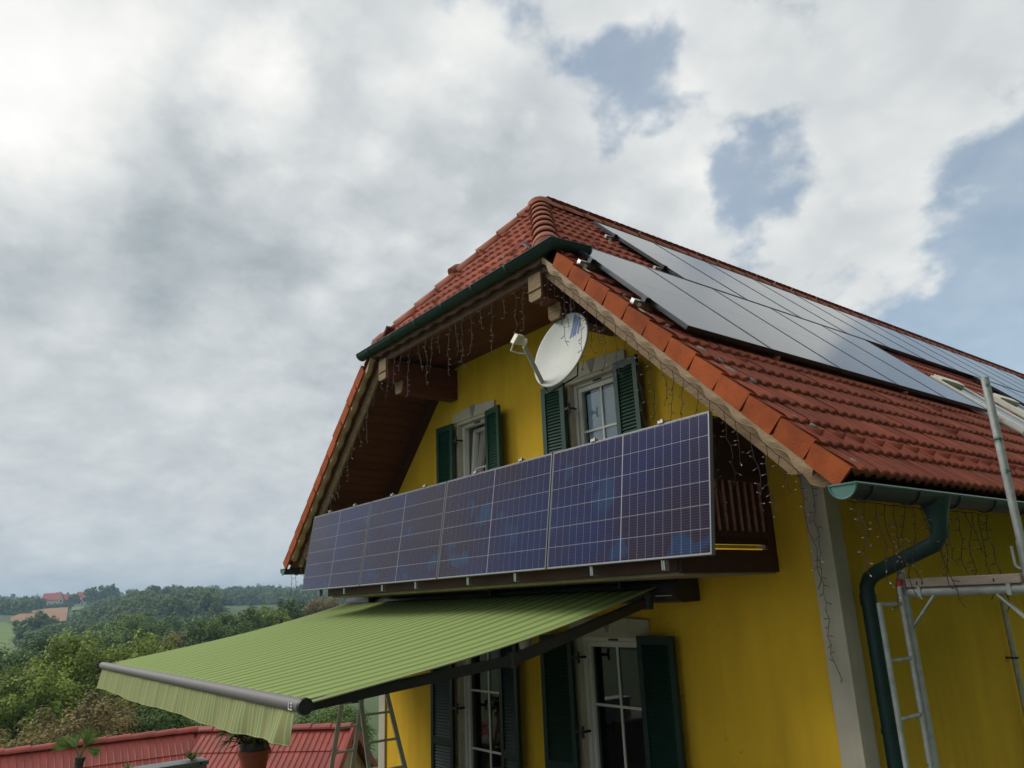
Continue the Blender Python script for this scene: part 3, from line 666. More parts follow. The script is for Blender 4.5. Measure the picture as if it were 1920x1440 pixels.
# --- gutters
def gutter(path, r, name, side, parent, bead=True, caps=(True, True), brackets=()):
    # half-round channel along straight segments; path points are the channel centre at rim height
    pts = [np.asarray(p, float) for p in path]; n = 12; m = len(pts)
    def ring(i, rr):
        if i == 0: d = nrm(pts[1]-pts[0])
        elif i == m-1: d = nrm(pts[-1]-pts[-2])
        else: d = nrm(nrm(pts[i+1]-pts[i])+nrm(pts[i]-pts[i-1]))
        d1 = nrm(pts[min(i+1, m-1)]-pts[i]) if i < m-1 else nrm(pts[i]-pts[i-1])
        h = np.cross(d, (0, 0, 1)); h = nrm(h)/max(abs(np.dot(d, d1)), .3)
        return [pts[i]+h*rr*math.cos(math.pi*k/n)-V3(0, 0, 1)*rr*math.sin(math.pi*k/n) for k in range(n+1)]
    b = MB(); q = n+1; vs = []
    for i in range(m): vs += ring(i, r)
    b.add(vs, [(i*q+k, i*q+k+1, (i+1)*q+k+1, (i+1)*q+k) for i in range(m-1) for k in range(n)])
    vs = []
    for i in range(m): vs += ring(i, r-.004)
    b.add(vs, [(i*q+k, (i+1)*q+k, (i+1)*q+k+1, i*q+k+1) for i in range(m-1) for k in range(n)])
    g = b.build(name, 'gutter_dark' if name == 'eave_gutter' else 'gutter', parent, smooth='all')
    for e, use in ((0, caps[0]), (m-1, caps[1])):
        if not use: continue
        rg = ring(e, r+.004); dd = nrm(pts[1]-pts[0]) if e == 0 else nrm(pts[-2]-pts[-1])
        c = MB(); c.add([p for p in rg]+[p-dd*.004 for p in rg], [tuple(range(q)), tuple(range(2*q-1, q-1, -1))]+[(k, k+1, q+k+1, q+k) for k in range(n)]+[(0, q, 2*q-1, q-1)])
        rim = ring(e, r+.006); c.tube([p-dd*.006 for p in rim], .006, 5)
        c.tube([rim[0]-dd*.006, rim[-1]-dd*.006], .007, 5)
        c.build('gutter_end', 'gutter_in', g)
    if bead:
        bb = MB(); bb.tube([ring(i, r)[side] for i in range(m)], .009, 6); bb.build('rolled_edge', 'gutter_in' if name == 'eave_gutter' else 'gutter_dark', g)
    for p, d in brackets:
        p = np.asarray(p, float); h = nrm(np.cross(d, (0, 0, 1))); k = MB(); vs = []
        for rr in (r+.002, r+.008):
            for w in (-.013, .013): vs += [p+np.asarray(d)*w+h*rr*math.cos(math.pi*j/n)-V3(0, 0, 1)*rr*math.sin(math.pi*j/n) for j in range(n+1)]
        k.add(vs, [(a*q+j, a*q+j+1, b_*q+j+1, b_*q+j) for a, b_ in ((0, 1), (2, 3), (0, 2), (1, 3)) for j in range(n)]); k.build('gutter_bracket', 'gutter_dark' if name == 'eave_gutter' else 'gutter', g)
    return g
gutter([(XC-1.86, .06, 2.735), (XC-1.82, -.305, 2.735), (XC+1.82, -.305, 2.735), (XC+1.86, .06, 2.735)][1:], .066, 'hip_gutter', 0, house, caps=(True, True), brackets=[((XC-1.55+i*.55, -.305, 2.735), (1, 0, 0)) for i in range(6)])
EG = 1.178
for sx in (1, -1):
    xg = EG if sx > 0 else 2*XC-EG
    g = gutter([(xg, -.31, .292), (xg, YB+.3, .262)], .074, 'eave_gutter', 0 if sx > 0 else 12, house, caps=(True, False), brackets=[((xg, -.12+i*.55, .29-.0017*(i*.55)), (0, 1, 0)) for i in range(26)])
# downpipe from the right gutter to the corner
pt = [(EG+.01, .74, .22), (EG+.01, .74, .10), (EG, .745, .04), (EG-.04, .76, -.01), (.62, .965, -.165), (.555, .99, -.20), (.52, 1.0, -.25), (.515, 1.0, -.32), (.515, 1.0, GZ)]
dp = MB().tube(pt, [.058]+[.05]*8, 16).build('downpipe', 'gutter', house, smooth=True)
MB().tube([(EG+.01, .74, .265), (EG+.01, .74, .15), (EG+.01, .74, .11)], [.095, .06, .056], 16).build('pipe_outlet', 'gutter', dp, smooth=True)
for z in (-1.2, -2.3): MB().tube([(.515, 1.0, z), (.515, 1.0, z+.03)], .056, 16).build('pipe_clip', 'gutter', dp, smooth=True)
MB().tube([(.515, 1.0, -.30), (.515, 1.0, -.38)], .055, 16).build('pipe_socket', 'gutter', dp, smooth=True)
gp = MB().tube([(.47, 3.36, -.42), (.47, 3.36, GZ)], .022, 10).build('grey_pipe', 'galv', house, smooth=True)
MB().box(.41, .50, 3.335, 3.385, -.90, -.885).build('pipe_clip', 'iron', gp)

# --- windows, doors, shutters
SH = {}
def shutter(x0, x1, z0, z1, ang, hinge_left, mid=None):
    w = x1-x0; T = .038; st = .055
    p = MB(); p.box(0, st, 0, T, 0, z1-z0).box(w-st, w, 0, T, 0, z1-z0)
    rails = [(0, .07), (z1-z0-.07, z1-z0)]+([(mid-.04, mid+.04)] if mid else [])
    for a, b_ in rails: p.box(st, w-st, .0015, T-.0015, a, b_)
    mw = Matrix.Translation((x0 if hinge_left else x1, .735, z0)) @ Matrix.Rotation(ang, 4, 'Z') @ Matrix.Translation((0 if hinge_left else -w, -T, 0))
    pm = 'door_green_shaded' if mid else 'green'; f = place(p.mesh('shutter', pm), 'shutter', mw, house)
    key = (round(w, 3), pm)
    if key not in SH:
        q = MB(); q.obox((w/2, T/2, 0), (w/2-st-.001, 0, 0), V3(0, .50, .866)*.021, V3(0, -.866, .50)*.0035); SH[key] = q.mesh('slat', pm)
    cuts = [.07]+([mid-.04, mid+.04] if mid else [])+[z1-z0-.07]
    for za, zb in zip(cuts[::2], cuts[1::2]):
        k = round((zb-za)/.033)
        for i in range(k):
            o = bpy.data.objects.new('slat', SH[key]); COL.objects.link(o); o.parent = f; o.location = (0, 0, za+(zb-za)*(i+.5)/k)
    return f
def holdback(x, z, sgn):
    b = MB(); b.box(x-.05, x+.05, .70, .712, z-.012, z+.012).tube([(x+sgn*.045, .69, z), (x+sgn*.045, .80, z)], .012, 8).tube([(x+sgn*.06, .70, z-.05), (x+sgn*.045, .70, z), (x+sgn*.06, .70, z+.05)], .013, 6)
    b.build('shutter_holder', 'iron', house)
def window(x0, x1, z0, z1, tilt, curtain, door=False, bars=()):
    nm = 'door' if door else 'window'
    fr = MB(); w = .042; y0, y1 = WY+.045, WY+.115
    fr.box(x0, x0+w, y0, y1, z0, z1).box(x1-w, x1, y0, y1, z0, z1).box(x0+w, x1-w, y0+.001, y1-.001, z1-w, z1).box(x0+w, x1-w, y0+.001, y1-.001, z0, z0+w)
    f = fr.build(nm, 'white', house, bevel=.004)
    # sash (tilted inwards at the top when ajar)
    sa = MB(); xs0, xs1, zs0, zs1 = x0+w+.004, x1-w-.004, z0+w+.004, z1-w-.004; sw = .046; zc = zs0
    def tl(y, z): return y+.02+tilt*(z-zc)
    def bx(b, xa, xb, za, zb, ya, yb):
        b.add([(x, tl(y, z), z) for x in (xa, xb) for y in (ya, yb) for z in (za, zb)], [(0, 1, 3, 2), (4, 6, 7, 5), (0, 4, 5, 1), (2, 3, 7, 6), (0, 2, 6, 4), (1, 5, 7, 3)])
    yy0, yy1 = y0+.002, y1-.01
    bx(sa, xs0, xs0+sw, zs0, zs1, yy0, yy1); bx(sa, xs1-sw, xs1, zs0, zs1, yy0, yy1); bx(sa, xs0+sw, xs1-sw, zs1-sw, zs1, yy0+.001, yy1-.001); bx(sa, xs0+sw, xs1-sw, zs0, zs0+sw, yy0+.001, yy1-.001)
    sa.build('sash', 'white', f)
    gl = MB(); gl.add([(x, tl(y0+.03, z), z) for x, z in ((xs0+sw, zs0+sw), (xs1-sw, zs0+sw), (xs1-sw, zs1-sw), (xs0+sw, zs1-sw))], [(0, 1, 2, 3)])
    gl.build('pane', 'glass_dark' if door else 'glass', f)
    mu = MB(); xm = (x0+x1)/2; bx(mu, xm-.011, xm+.011, zs0+sw, zs1-sw, y0+.016, y0+.029)
    for zb in bars: bx(mu, xs0+sw, xs1-sw, zb-.011, zb+.011, y0+.017, y0+.0285)
    mu.build('glazing_bars', 'white', f)
    if curtain:
        c = MB(); k = 60; vs = []
        for i in range(k+1):
            x = x0+.04+(x1-x0-.08)*i/k; y = WY+.36+.02*math.sin(i*1.3)+.012*math.sin(i*.55)
            vs += [(x, y, z0), (x, y+.015, z1)]
        c.add(vs, [(2*i, 2*i+1, 2*i+3, 2*i+2) for i in range(k)]); c.build('curtain', 'curtain', f, smooth='all')
    MB().box((x0+x1)/2-.06, (x0+x1)/2+.06, y0-.006, y0, z1-.036, z1-.018).build('vent_slot', 'iron', f)
    # plaster surround, peaked lintel and keystone wedge
    lw = .10 if not door else .09
    su = MB(); su.box(x0-.05, x0+.006, WY-.018, WY+.044, z0, z1-.006).box(x1-.006, x1+.05, WY-.018, WY+.044, z0, z1-.006).box(x0-.05, x1+.05, WY-.018, WY+.044, z1-.006, z1+.03)
    su.build('surround', 'white_render', f)
    li = MB(); zl = z1+.031; xm = (x0+x1)/2
    li.prism([(x0-lw, WY-.03, zl), (x1+lw, WY-.03, zl), (x1+lw, WY-.03, zl+.115), (xm, WY-.03, zl+.148), (x0-lw, WY-.03, zl+.115)], (0, .029, 0)); li.build('lintel', 'white_render', f, bevel=.004)
    MB().prism([(xm-.012, WY-.036, zl+.01), (xm+.012, WY-.036, zl+.01), (xm+.062, WY-.036, zl+.144), (xm, WY-.036, zl+.149), (xm-.062, WY-.036, zl+.144)], (0, .005, 0)).build('keystone', 'keystone', f)
    if not door: MB().box(x0-.07, x1+.07, WY-.05, WY+.045, z0-.04, z0-.001).build('sill', 'white_render', f, bevel=.004)
    return f
window(*OPEN[0], .085, True, bars=(.98, 1.32)); w2 = window(*OPEN[1], 0.0, False, bars=(1.0, 1.36))
MB().quad((-2.07, WY+.118, .56), (-1.58, WY+.118, .56), (-1.58, WY+.118, 1.75), (-2.07, WY+.118, 1.75)).build('roller_blind', mat('pale_blue_blind', (.66, .82, .93), .8), w2)
window(*OPEN[2], 0.0, False, True, bars=(-1.20, -1.80)); window(*OPEN[3], 0.0, False, True, bars=(-1.20, -1.80))
for (a, b_, z0, z1, ang, hl, mid) in ((-4.62, -4.275, .42, 1.885, R(2), False, None), (-3.565, -3.235, .42, 1.885, R(-9), True, None), (-2.51, -2.195, .42, 1.885, R(6), False, None), (-1.465, -1.14, .42, 1.885, R(-5), True, None),
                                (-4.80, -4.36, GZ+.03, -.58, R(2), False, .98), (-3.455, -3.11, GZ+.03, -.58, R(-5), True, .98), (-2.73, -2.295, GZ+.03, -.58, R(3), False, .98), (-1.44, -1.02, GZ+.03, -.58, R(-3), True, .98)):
    shutter(a, b_, z0, z1, ang, hl, mid)
for x, z, s_ in ((-4.235, 1.66, 1), (-2.165, 1.60, 1), (-4.31, -.78, 1), (-4.31, -1.38, 1), (-2.25, -.78, 1), (-2.25, -1.42, 1)): holdback(x, z, s_)

# --- balcony
BX0, BX1, BYF = -5.54, -.02, -.24
bal = MB().box(BX0, BX1-.03, BYF, WY-.003, -.132, -.04).build('balcony', 'cream', house)
MB().box(BX0, BX1-.029, BYF-.062, BYF-.002, -.112, .02).build('front_beam', 'brown', bal, bevel=.005)
MB().box(BX1-.028, BX1+.002, BYF-.06, WY-.004, -.122, .035).build('side_beam', 'brown', bal, bevel=.005)
MB().box(BX1-.034, BX1-.016, .14, WY-.004, .075, .96).build('side_boarding', 'brown', bal)
MB().box(BX1-.034, BX1-.016, BYF+.03, .139, .075, .72).build('side_boarding', 'brown', bal)
MB().box(BX0, BX1-.035, BYF, BYF+.02, .075, .74).build('front_boarding', 'brown', bal)
MB().box(BX0, BX0+.018, BYF+.03, WY-.004, .075, .80).build('side_boarding', 'brown', bal)
bm_ = MB().prism([(-.0115, -.007, 0), (.006, -.011, 0), (.014, -.003, 0), (.014, .007, 0), (-.0115, .007, 0)], (0, 0, .36)).mesh('baluster', mat('baluster_wood_lit_edge', (.46, .21, .15), .45, (.34, .14, .10), 20, spec=.5))  # red-brown strips, paler to carry the highlight along the wood edges
bm_ = MB().prism([(-.008, -.006, 0), (.006, -.008, 0), (.012, -.002, 0), (.012, .006, 0), (-.008, .006, 0)], (0, 0, .36)).mesh('baluster', bm_.materials[0])
for i in range(7): place(bm_, 'baluster', Matrix.Translation((BX1-.006, .15+i*.0868, .168)), bal)
MB().box(BX1-.06, BX1+.004, .70, WY-.005, .036, 1.0).build('end_post', 'brown', bal, bevel=.004)
MB().box(BX1-.05, BX1+.012, .17, WY-.006, .96, 1.0).build('handrail', 'brown', bal, bevel=.006)
MB().box(BX0, BX1-.052, BYF-.02, BYF+.05, .741, .78).build('handrail', 'brown', bal, bevel=.006)
MB().box(BX1-.012, BX1+.006, .0, .70, .118, .165).build('lower_rail', 'brown', bal)
MB().box(BX1-.012, BX1+.006, .0, .70, .53, .60).build('upper_rail', 'brown', bal)
pb = thing('painted_batten', 'thin yellow, white and red batten lying along the balcony side', 'batten', (BX1-.01, .4, .05))
MB().box(BX1-.022, BX1-.002, .0, .555, .046, .068).build('yellow_part', mat('yellow_paint', (.55, .36, .05), .5), pb)
MB().box(BX1-.022, BX1-.002, .5551, .66, .046, .068).build('white_part', mat('white_paint', (.5, .48, .45), .5), pb)
MB().box(BX1-.022, BX1-.002, .6601, .70, .046, .068).build('red_part', mat('dull_red_paint', (.22, .04, .03), .5), pb)

# --- roof windows far along the right slope
def skylight(s0, s1, y0, y1):
    d, n = nrm((1, 0, -S)), nrm((S, 0, 1)); O = V3(XC, 0, ZR)
    P = lambda s, y, o: O+d*s+n*o+V3(0, y, 0)
    def bx(b, sa, sb, ya, yb, oa, ob): b.add([P(s, y, o) for s in (sa, sb) for y in (ya, yb) for o in (oa, ob)], [(0, 1, 3, 2), (4, 6, 7, 5), (0, 4, 5, 1), (2, 3, 7, 6), (0, 2, 6, 4), (1, 5, 7, 3)])
    b = MB(); bx(b, s0, s1, y0, y0+.07, .0, .10); bx(b, s0, s1, y1-.07, y1, .0, .10); bx(b, s1-.08, s1, y0+.07, y1-.07, 0, .095); bx(b, s0, s0+.12, y0+.07, y1-.07, 0, .125)
    f = b.build('skylight', 'alu_dull', house, bevel=.006)
    g = MB(); bx(g, s0+.12, s1-.08, y0+.07, y1-.07, .07, .082); g.build('pane', 'skylight_glass', f)
    g = MB(); bx(g, s0-.12, s1+.16, y0-.11, y0-.002, .022, .04); bx(g, s0-.12, s1+.16, y1+.002, y1+.11, .022, .04); bx(g, s1+.002, s1+.2, y0, y1, .02, .036); g.build('flashing', 'zinc', f)
skylight(3.18, 4.42, 5.42, 6.2); skylight(3.18, 4.42, 7.2, 7.98)

# ------------------------------------------------------------------ solar panels on the balcony
PW, PH, GAP, TILT = 1.567, .9268, .018, R(8.18)
OB = V3(.3587, -.459, -.0276)            # lower right corner of the row
ORD = ['leftmost of the four on the balcony', 'second from the left on the balcony', 'third from the left on the balcony', 'rightmost of the four on the balcony']
cellm = MB().box(-.0405, .0405, -.0005, .0005, -.0795, .0795).mesh('cell', 'cell')
pu, pn = V3(0, math.sin(TILT), math.cos(TILT)), V3(0, -math.cos(TILT), math.sin(TILT))
for i in range(4):
    x1 = OB[0]-i*(PW+GAP); x0 = x1-PW; xm = (x0+x1)/2
    t = thing('solar_panel', 'blue solar panel with white cell grid, '+ORD[3-i], 'solar panel', (xm, OB[1], OB[2]), 'solar panels along the balcony')
    P = lambda x, u, o: V3(x, OB[1], OB[2])+pu*u+pn*o
    def bx(b, xa, xb, ua, ub, oa, ob): b.add([P(x, u, o) for x in (xa, xb) for u in (ua, ub) for o in (oa, ob)], [(0, 1, 3, 2), (4, 6, 7, 5), (0, 4, 5, 1), (2, 3, 7, 6), (0, 2, 6, 4), (1, 5, 7, 3)])
    b = MB(); fw = .007; bx(b, x0, x0+fw, 0, PH, -.035, 0); bx(b, x1-fw, x1, 0, PH, -.035, 0); bx(b, x0+fw, x1-fw, 0, fw, -.0345, -.0004); bx(b, x0+fw, x1-fw, PH-fw, PH, -.0345, -.0004)
    b.build('frame', 'silver_frame', t)
    b = MB(); bx(b, x0+fw, x1-fw, fw, PH-fw, -.008, -.0032); lam = b.build('laminate', 'backsheet', t)
    bx_ = (PW-2*fw-.014)/20; uz = (PH-2*fw-.008)/6
    cm_ = bpy.data.meshes.get('cell_fit')
    if cm_ is None:
        cm_ = MB().box(-bx_/2+.0017, bx_/2-.0017, -.0004, .0004, -uz/2+.0018, uz/2-.0018).mesh('cell_fit', 'cell')
    for ci in range(20):
        for ri in range(6):
            cx = x0+fw+.004+bx_*(ci+.5)+(.006 if ci >= 10 else 0); cuu = fw+.004+uz*(ri+.5)
            place(cm_, 'cell', frame(P(cx, cuu, -.0026), (1, 0, 0), -pn, pu), lam)
    for fx in (.30, .735):      # clamps above and below
        xx = x0+PW*fx
        b = MB(); c = P(xx, PH+.012, -.012); b.obox(c, (.024, 0, 0), pu*.010, pn*.020); b.obox(c+pu*.014, (.008, 0, 0), pu*.010, pn*.008); b.build('top_clamp', 'clamp', t)
        b = MB(); b.box(xx-.015, xx-.002, OB[1]+.02, OB[1]+.065, OB[2]-.075, OB[2]-.006).box(xx+.002, xx+.015, OB[1]+.02, OB[1]+.065, OB[2]-.075, OB[2]-.006); b.build('bottom_clamp', 'alu', t, bevel=.004)

# ------------------------------------------------------------------ solar panels on the roof
rd, rn = nrm((1, 0, -S)), nrm((S, 0, 1))
def RP(s, y, o): return V3(XC, 0, ZR)+rd*s+rn*o+V3(0, y, 0)
def rbx(b, sa, sb, ya, yb, oa, ob): b.add([RP(s, y, o) for s in (sa, sb) for y in (ya, yb) for o in (oa, ob)], [(0, 1, 3, 2), (4, 6, 7, 5), (0, 4, 5, 1), (2, 3, 7, 6), (0, 2, 6, 4), (1, 5, 7, 3)])
def roof_panel(s0, y0, label, group):
    t = thing('roof_solar_panel', label, 'solar panel', tuple(RP(s0+.88, y0+.5, .08)), group)
    L, w = 1.755, 1.038; b = MB(); f = .011
    rbx(b, s0, s0+L, y0, y0+f, .07, .105); rbx(b, s0, s0+L, y0+w-f, y0+w, .07, .105); rbx(b, s0, s0+f, y0+f, y0+w-f, .0705, .1045); rbx(b, s0+L-f, s0+L, y0+f, y0+w-f, .0705, .1045)
    b.build('frame', 'panel_frame', t)
    g = MB(); rbx(g, s0+f, s0+L-f, y0+f, y0+w-f, .095, .1022); g.build('glass', 'roof_glass', t)
    g = MB(); rbx(g, s0+L*.5-.004, s0+L*.5+.004, y0+f, y0+w-f, .1022, .1024); g.build('centre_line', mat('pale_busbar', (.16, .16, .17), .3) if 'pale_busbar' not in bpy.data.materials else bpy.data.materials['pale_busbar'], t)
nth = ['first', 'second', 'third', 'fourth', 'fifth', 'sixth', 'seventh', 'eighth', 'ninth', 'tenth', 'eleventh', 'twelfth', 'thirteenth']
for i in range(5): roof_panel(2.335, -.08+i*1.045, 'black roof solar panel reflecting pale sky, %s from the gable in the lower row' % nth[i], 'lower row of roof solar panels')
for i in range(12): roof_panel(.545, 1.60+i*1.060, 'black roof solar panel under the ridge, %s from the gable in the upper row' % nth[i], 'upper row of roof solar panels')
for i in range(5): roof_panel(2.335, 8.45+i*1.045, 'bluish roof solar panel beyond the skylights, %s from the gable in the far lower group' % nth[i], 'far lower group of roof solar panels')
for s, y, e, lab in ((1.02, 1.46, 14.3, 'upper aluminium mounting rail of the upper solar row, end near the ridge'), (1.96, 1.46, 14.3, 'lower aluminium mounting rail of the upper solar row'), (2.84, -.24, 5.2, 'upper aluminium mounting rail of the lower solar row, beside hip gutter'), (3.62, -.24, 5.2, 'lower aluminium mounting rail of the lower solar row, with roof hook')):
    t = thing('mounting_rail', lab, 'rail', tuple(RP(s, y, .06)), 'mounting rails of the roof panels')
    b = MB(); rbx(b, s-.02, s+.02, y, e, .030, .069); b.build('rail', 'alu', t)
    b = MB(); rbx(b, s-.024, s+.024, y+.10, y+.15, .0695, .112); b.build('end_clamp', 'panel_frame', t)
    b = MB(); rbx(b, s+.02, s+.028, y+.05, y+.08, -.01, .05); rbx(b, s+.028, s+.11, y+.05, y+.08, .012, .018); b.build('roof_hook', 'alu_dull', t)

# ------------------------------------------------------------------ satellite dish
dc = V3(-1.396, -.02, 1.883)
v = nrm(CAM-dc); rgt = nrm(np.cross(-v, cu)); upv = np.cross(rgt, -v)
n_ = nrm(math.cos(R(57))*v+math.sin(R(57))*(-.88*rgt+.475*upv)); maj = nrm(.475*rgt+.88*upv); maj = nrm(maj-n_*np.dot(maj, n_)); mnr = np.cross(maj, n_)
t = thing('satellite_dish', 'white satellite dish with blue stripes hanging before the gable wall', 'satellite dish', tuple(dc))
RA, RB = .358, .334; STRIPES = ((.36, .02, .93, -.16), (.42, .10, .94, -.07), (.47, .17, .93, .03), (.54, .28, .91, .13))
def dp_(a, q, depth=0): return dc+maj*RA*q*math.cos(a)+mnr*RB*q*math.sin(a)+n_*(.045*q*q-.045+depth)
b = MB(); k = 48; vs = [dp_(0, 0)]
qs = (.2, .4, .6, .8, .96, 1.0)
for q in qs: vs += [dp_(2*math.pi*i/k, q) for i in range(k)]
vs += [dp_(2*math.pi*i/k, 1.012, -.012) for i in range(k)]
fs = [(0, 1+i, 1+(i+1) % k) for i in range(k)]+[(1+r*k+i, 1+r*k+(i+1) % k, 1+(r+1)*k+(i+1) % k, 1+(r+1)*k+i) for r in range(len(qs)) for i in range(k)]
b.add(vs, fs); o = b.build('dish', 'dish', t, smooth='all')
sd = o.modifiers.new('thick', 'SOLIDIFY'); sd.thickness = .006; sd.offset = 0
b = MB()
for a0, b0, a1, b1 in STRIPES:
    nn = 6
    for j in range(nn):
        (A0, B0), (A1, B1) = [(a0+(a1-a0)*q/nn, b0+(b1-b0)*q/nn) for q in (j, j+1)]
        sp = lambda A, B, w: dp_(math.atan2(B+w, A+w*.35), math.hypot(A+w*.35, B+w), .008)
        b.quad(sp(A0, B0, -.022), sp(A0, B0, .022), sp(A1, B1, .022), sp(A1, B1, -.022))
STR = b
low = dc-maj*(RA+.005)+n_*.0; E_ = dc+n_*.38-maj*.095
STR.build('blue_stripes', 'blue', t)
b = MB().beam(low-n_*.05, E_-nrm(E_-low)*.05, .03, .035, n_).build('feed_arm', 'dish_arm', t, bevel=.004)
hd_ = nrm(dc-E_)
b = MB(); b.tube([E_-hd_*.075, E_-hd_*.02], .036, 12); b.obox(E_-hd_*.055+maj*.012, hd_*.035, maj*.045, mnr*.032); b.build('feed_head', 'lnb', t, bevel=.005)
MB().tube([E_-hd_*.02, E_+hd_*.03], [.03, .036], 12).build('feed_horn', 'white', t)
MB().tube([E_-hd_*.07-maj*.03, E_-hd_*.06-maj*.10, E_-maj*.11+hd_*.02, E_+(low-E_)*.25-maj*.01], .007, 6).build('signal_cable', 'white', t, smooth=True)
bk = dc-n_*.16
b = MB(); b.obox(dc-n_*.135-maj*.05, n_*.04, maj*.08, mnr*.05); b.tube([dc-n_*.12, bk], .025, 8); b.build('mount_bracket', 'iron', t)
px = bk[0]+.0; MB().tube([(px, bk[1], 1.75), (px, bk[1], zroof(px, SOFF)-.01)], .022, 10).build('mast', 'galv', t)
MB().tube([low-n_*.04, low-n_*.12-maj*.03, (px+.02, bk[1]+.02, 1.66), (px+.03, bk[1]+.03, 1.80), (px+.03, bk[1], 1.95)], .008, 6).build('hanging_cable', 'black', t, smooth=True)

# ------------------------------------------------------------------ awning
AX0, AX1, AY0, AY1, AZ0, AZ1 = -6.66, -.98, .50, -2.46, -.19, -.765
aw = thing('awning', 'extended green striped folding-arm awning below the balcony', 'awning', ((AX0+AX1)/2, .6, -.25))
def fab(x, v):
    return V3(x, AY0+(AY1-AY0)*v, AZ0+(AZ1-AZ0)*v-.05*math.sin(math.pi*v)*(1-.3*math.sin((x-AX0)*.6))+.008*math.sin(x*2.1+3*v)*v*(1-v)*4)
b = MB(); nx, nv = 60, 24
vs = [fab(AX0+(AX1-AX0)*i/nx, j/nv) for i in range(nx+1) for j in range(nv+1)]
b.add(vs, [(i*(nv+1)+j, (i+1)*(nv+1)+j, (i+1)*(nv+1)+j+1, i*(nv+1)+j+1) for i in range(nx) for j in range(nv)])
fo = b.build('fabric', 'awning', aw, smooth='all'); sd = fo.modifiers.new('thick', 'SOLIDIFY'); sd.thickness = .002
for xx, nm in ((AX1-.006, 'hem'), (AX0+.006, 'hem')):
    b = MB(); b.tube([fab(xx, j/24)+V3(0, 0, .001) for j in range(25)], .006, 5); b.build('hem', mat('hem_pale', (.42, .42, .22), .9) if 'hem_pale' not in bpy.data.materials else bpy.data.materials['hem_pale'], aw)
bar = MB().tube([(AX0-.03, AY1-.02, AZ1-.005), (AX1+.03, AY1-.02, AZ1-.005)], .039, 18).build('front_bar', 'awn_bar', aw, smooth=True)
MB().tube([(AX1+.03, AY1-.02, AZ1-.005), (AX1+.055, AY1-.02, AZ1-.005)], [.047, .044], 18).build('bar_end_cap', 'awn_dark', bar, smooth=True)
MB().tube([(AX0-.05, AY1-.02, AZ1-.005), (AX0-.03, AY1-.02, AZ1-.005)], [.044, .047], 18).build('bar_end_cap', 'awn_dark', bar, smooth=True)
yb = AY1-.0635
MB().quad((AX1-.095, yb, AZ1+.012), (AX1-.088, yb, AZ1+.012), (AX1-.088, yb, AZ1-.028), (AX1-.095, yb, AZ1-.028)).quad((AX1-.088, yb, AZ1-.020), (AX1-.072, yb, AZ1-.020), (AX1-.072, yb, AZ1-.028), (AX1-.088, yb, AZ1-.028)).quad((AX1-.064, yb, AZ1+.012), (AX1-.040, yb, AZ1+.012), (AX1-.040, yb, AZ1+.004), (AX1-.064, yb, AZ1+.004)).quad((AX1-.060, yb, AZ1-.004), (AX1-.044, yb, AZ1-.004), (AX1-.044, yb, AZ1-.012), (AX1-.060, yb, AZ1-.012)).quad((AX1-.064, yb, AZ1-.020), (AX1-.040, yb, AZ1-.020), (AX1-.040, yb, AZ1-.028), (AX1-.064, yb, AZ1-.028)).build('maker_mark', 'white', bar)
b = MB(); nx, nz = 400, 8; vs = []
for i in range(nx+1):
    x = AX0+.02+(AX1-.06-AX0-.02)*i/nx; u = i/nx
    for j in range(nz+1):
        w = j/nz; amp = .002+.009*w*(0.5+2.2*max(0, u-.65)/.35)
        fold = math.sin(x*17+.8*math.sin(x*3.1))*.5+math.sin(x*8.3+1.7+1.2*w)*.8+.15*math.sin(x*37)
        vs.append((x+.008*math.sin(x*17)*w+(-.055*w*max(0, (u-.97)/.03)), AY1-.03+amp*fold-.03*w, AZ1-.035-w*(.205+.010*math.sin(x*2.3)-.035*max(0, (u-.7)/.3)+.022*max(0, (u-.95)/.05))))
b.add(vs, [(i*(nz+1)+j, (i+1)*(nz+1)+j, (i+1)*(nz+1)+j+1, i*(nz+1)+j+1) for i in range(nx) for j in range(nz)]); hemv = [b.v[i*(nz+1)+nz] for i in range(0, nx+1, 2)]; MB().tube([V3(*p) for p in hemv], .004, 4).build('valance_hem', 'valance', aw); vo = b.build('valance', 'valance', aw, smooth='all')
cas = MB(); prof = [(.79, -.13), (.56, -.125), (.50, -.16), (.485, -.23), (.52, -.30), (.60, -.315), (.79, -.31)]
cas.prism([(AX0-.1, y, z) for y, z in prof], (AX1-AX0+.28, 0, 0)); cas = cas.build('cassette', 'awn_dark', aw, bevel=.006)
MB().prism([(AX1+.18, y*1.0, z) for y, z in prof], (.02, 0, 0)).build('cassette_end', 'black', cas, bevel=.004)
MB().box(AX1+.0, AX1+.17, .478, .486, -.262, -.256).build('cassette_trim', 'alu_dull', cas)
for x in (AX1-.30, -3.15, AX0+.8):
    b = MB(); b.box(x-.05, x+.05, .40, .56, -.135, -.119); b.box(x-.05, x-.03, .42, .79, -.19, -.136); b.tube([(x-.09, .38, -.12), (x+.03, .40, -.126)], .009, 6); b.build('wall_bracket', 'black', aw)
for xs, sgn in ((AX1-.10, -1), (AX0+.10, 1)):
    a0, a2 = V3(xs-sgn*.06, .42, -.30), V3(xs, AY1+.03, AZ1-.02); el = (a0+a2)/2+V3(-sgn*.02, .05, -.10)
    arm = MB().beam(a0, el, .05, .075).build('arm', 'awn_dark', aw, bevel=.008)
    MB().beam(el, a2, .045, .065).build('forearm', 'awn_dark', arm, bevel=.008)
    MB().tube([el+V3(0, 0, -.05), el+V3(0, 0, .05)], .036, 12).build('elbow', 'awn_dark', arm)
    MB().tube([a0+V3(0, 0, -.06), a0+V3(0, 0, .055)], .05, 12).build('shoulder', 'awn_dark', arm)
wl = thing('wall_lamp', 'small white wall lamp between the two terrace doors', 'lamp', (-3.0, .74, -.66))
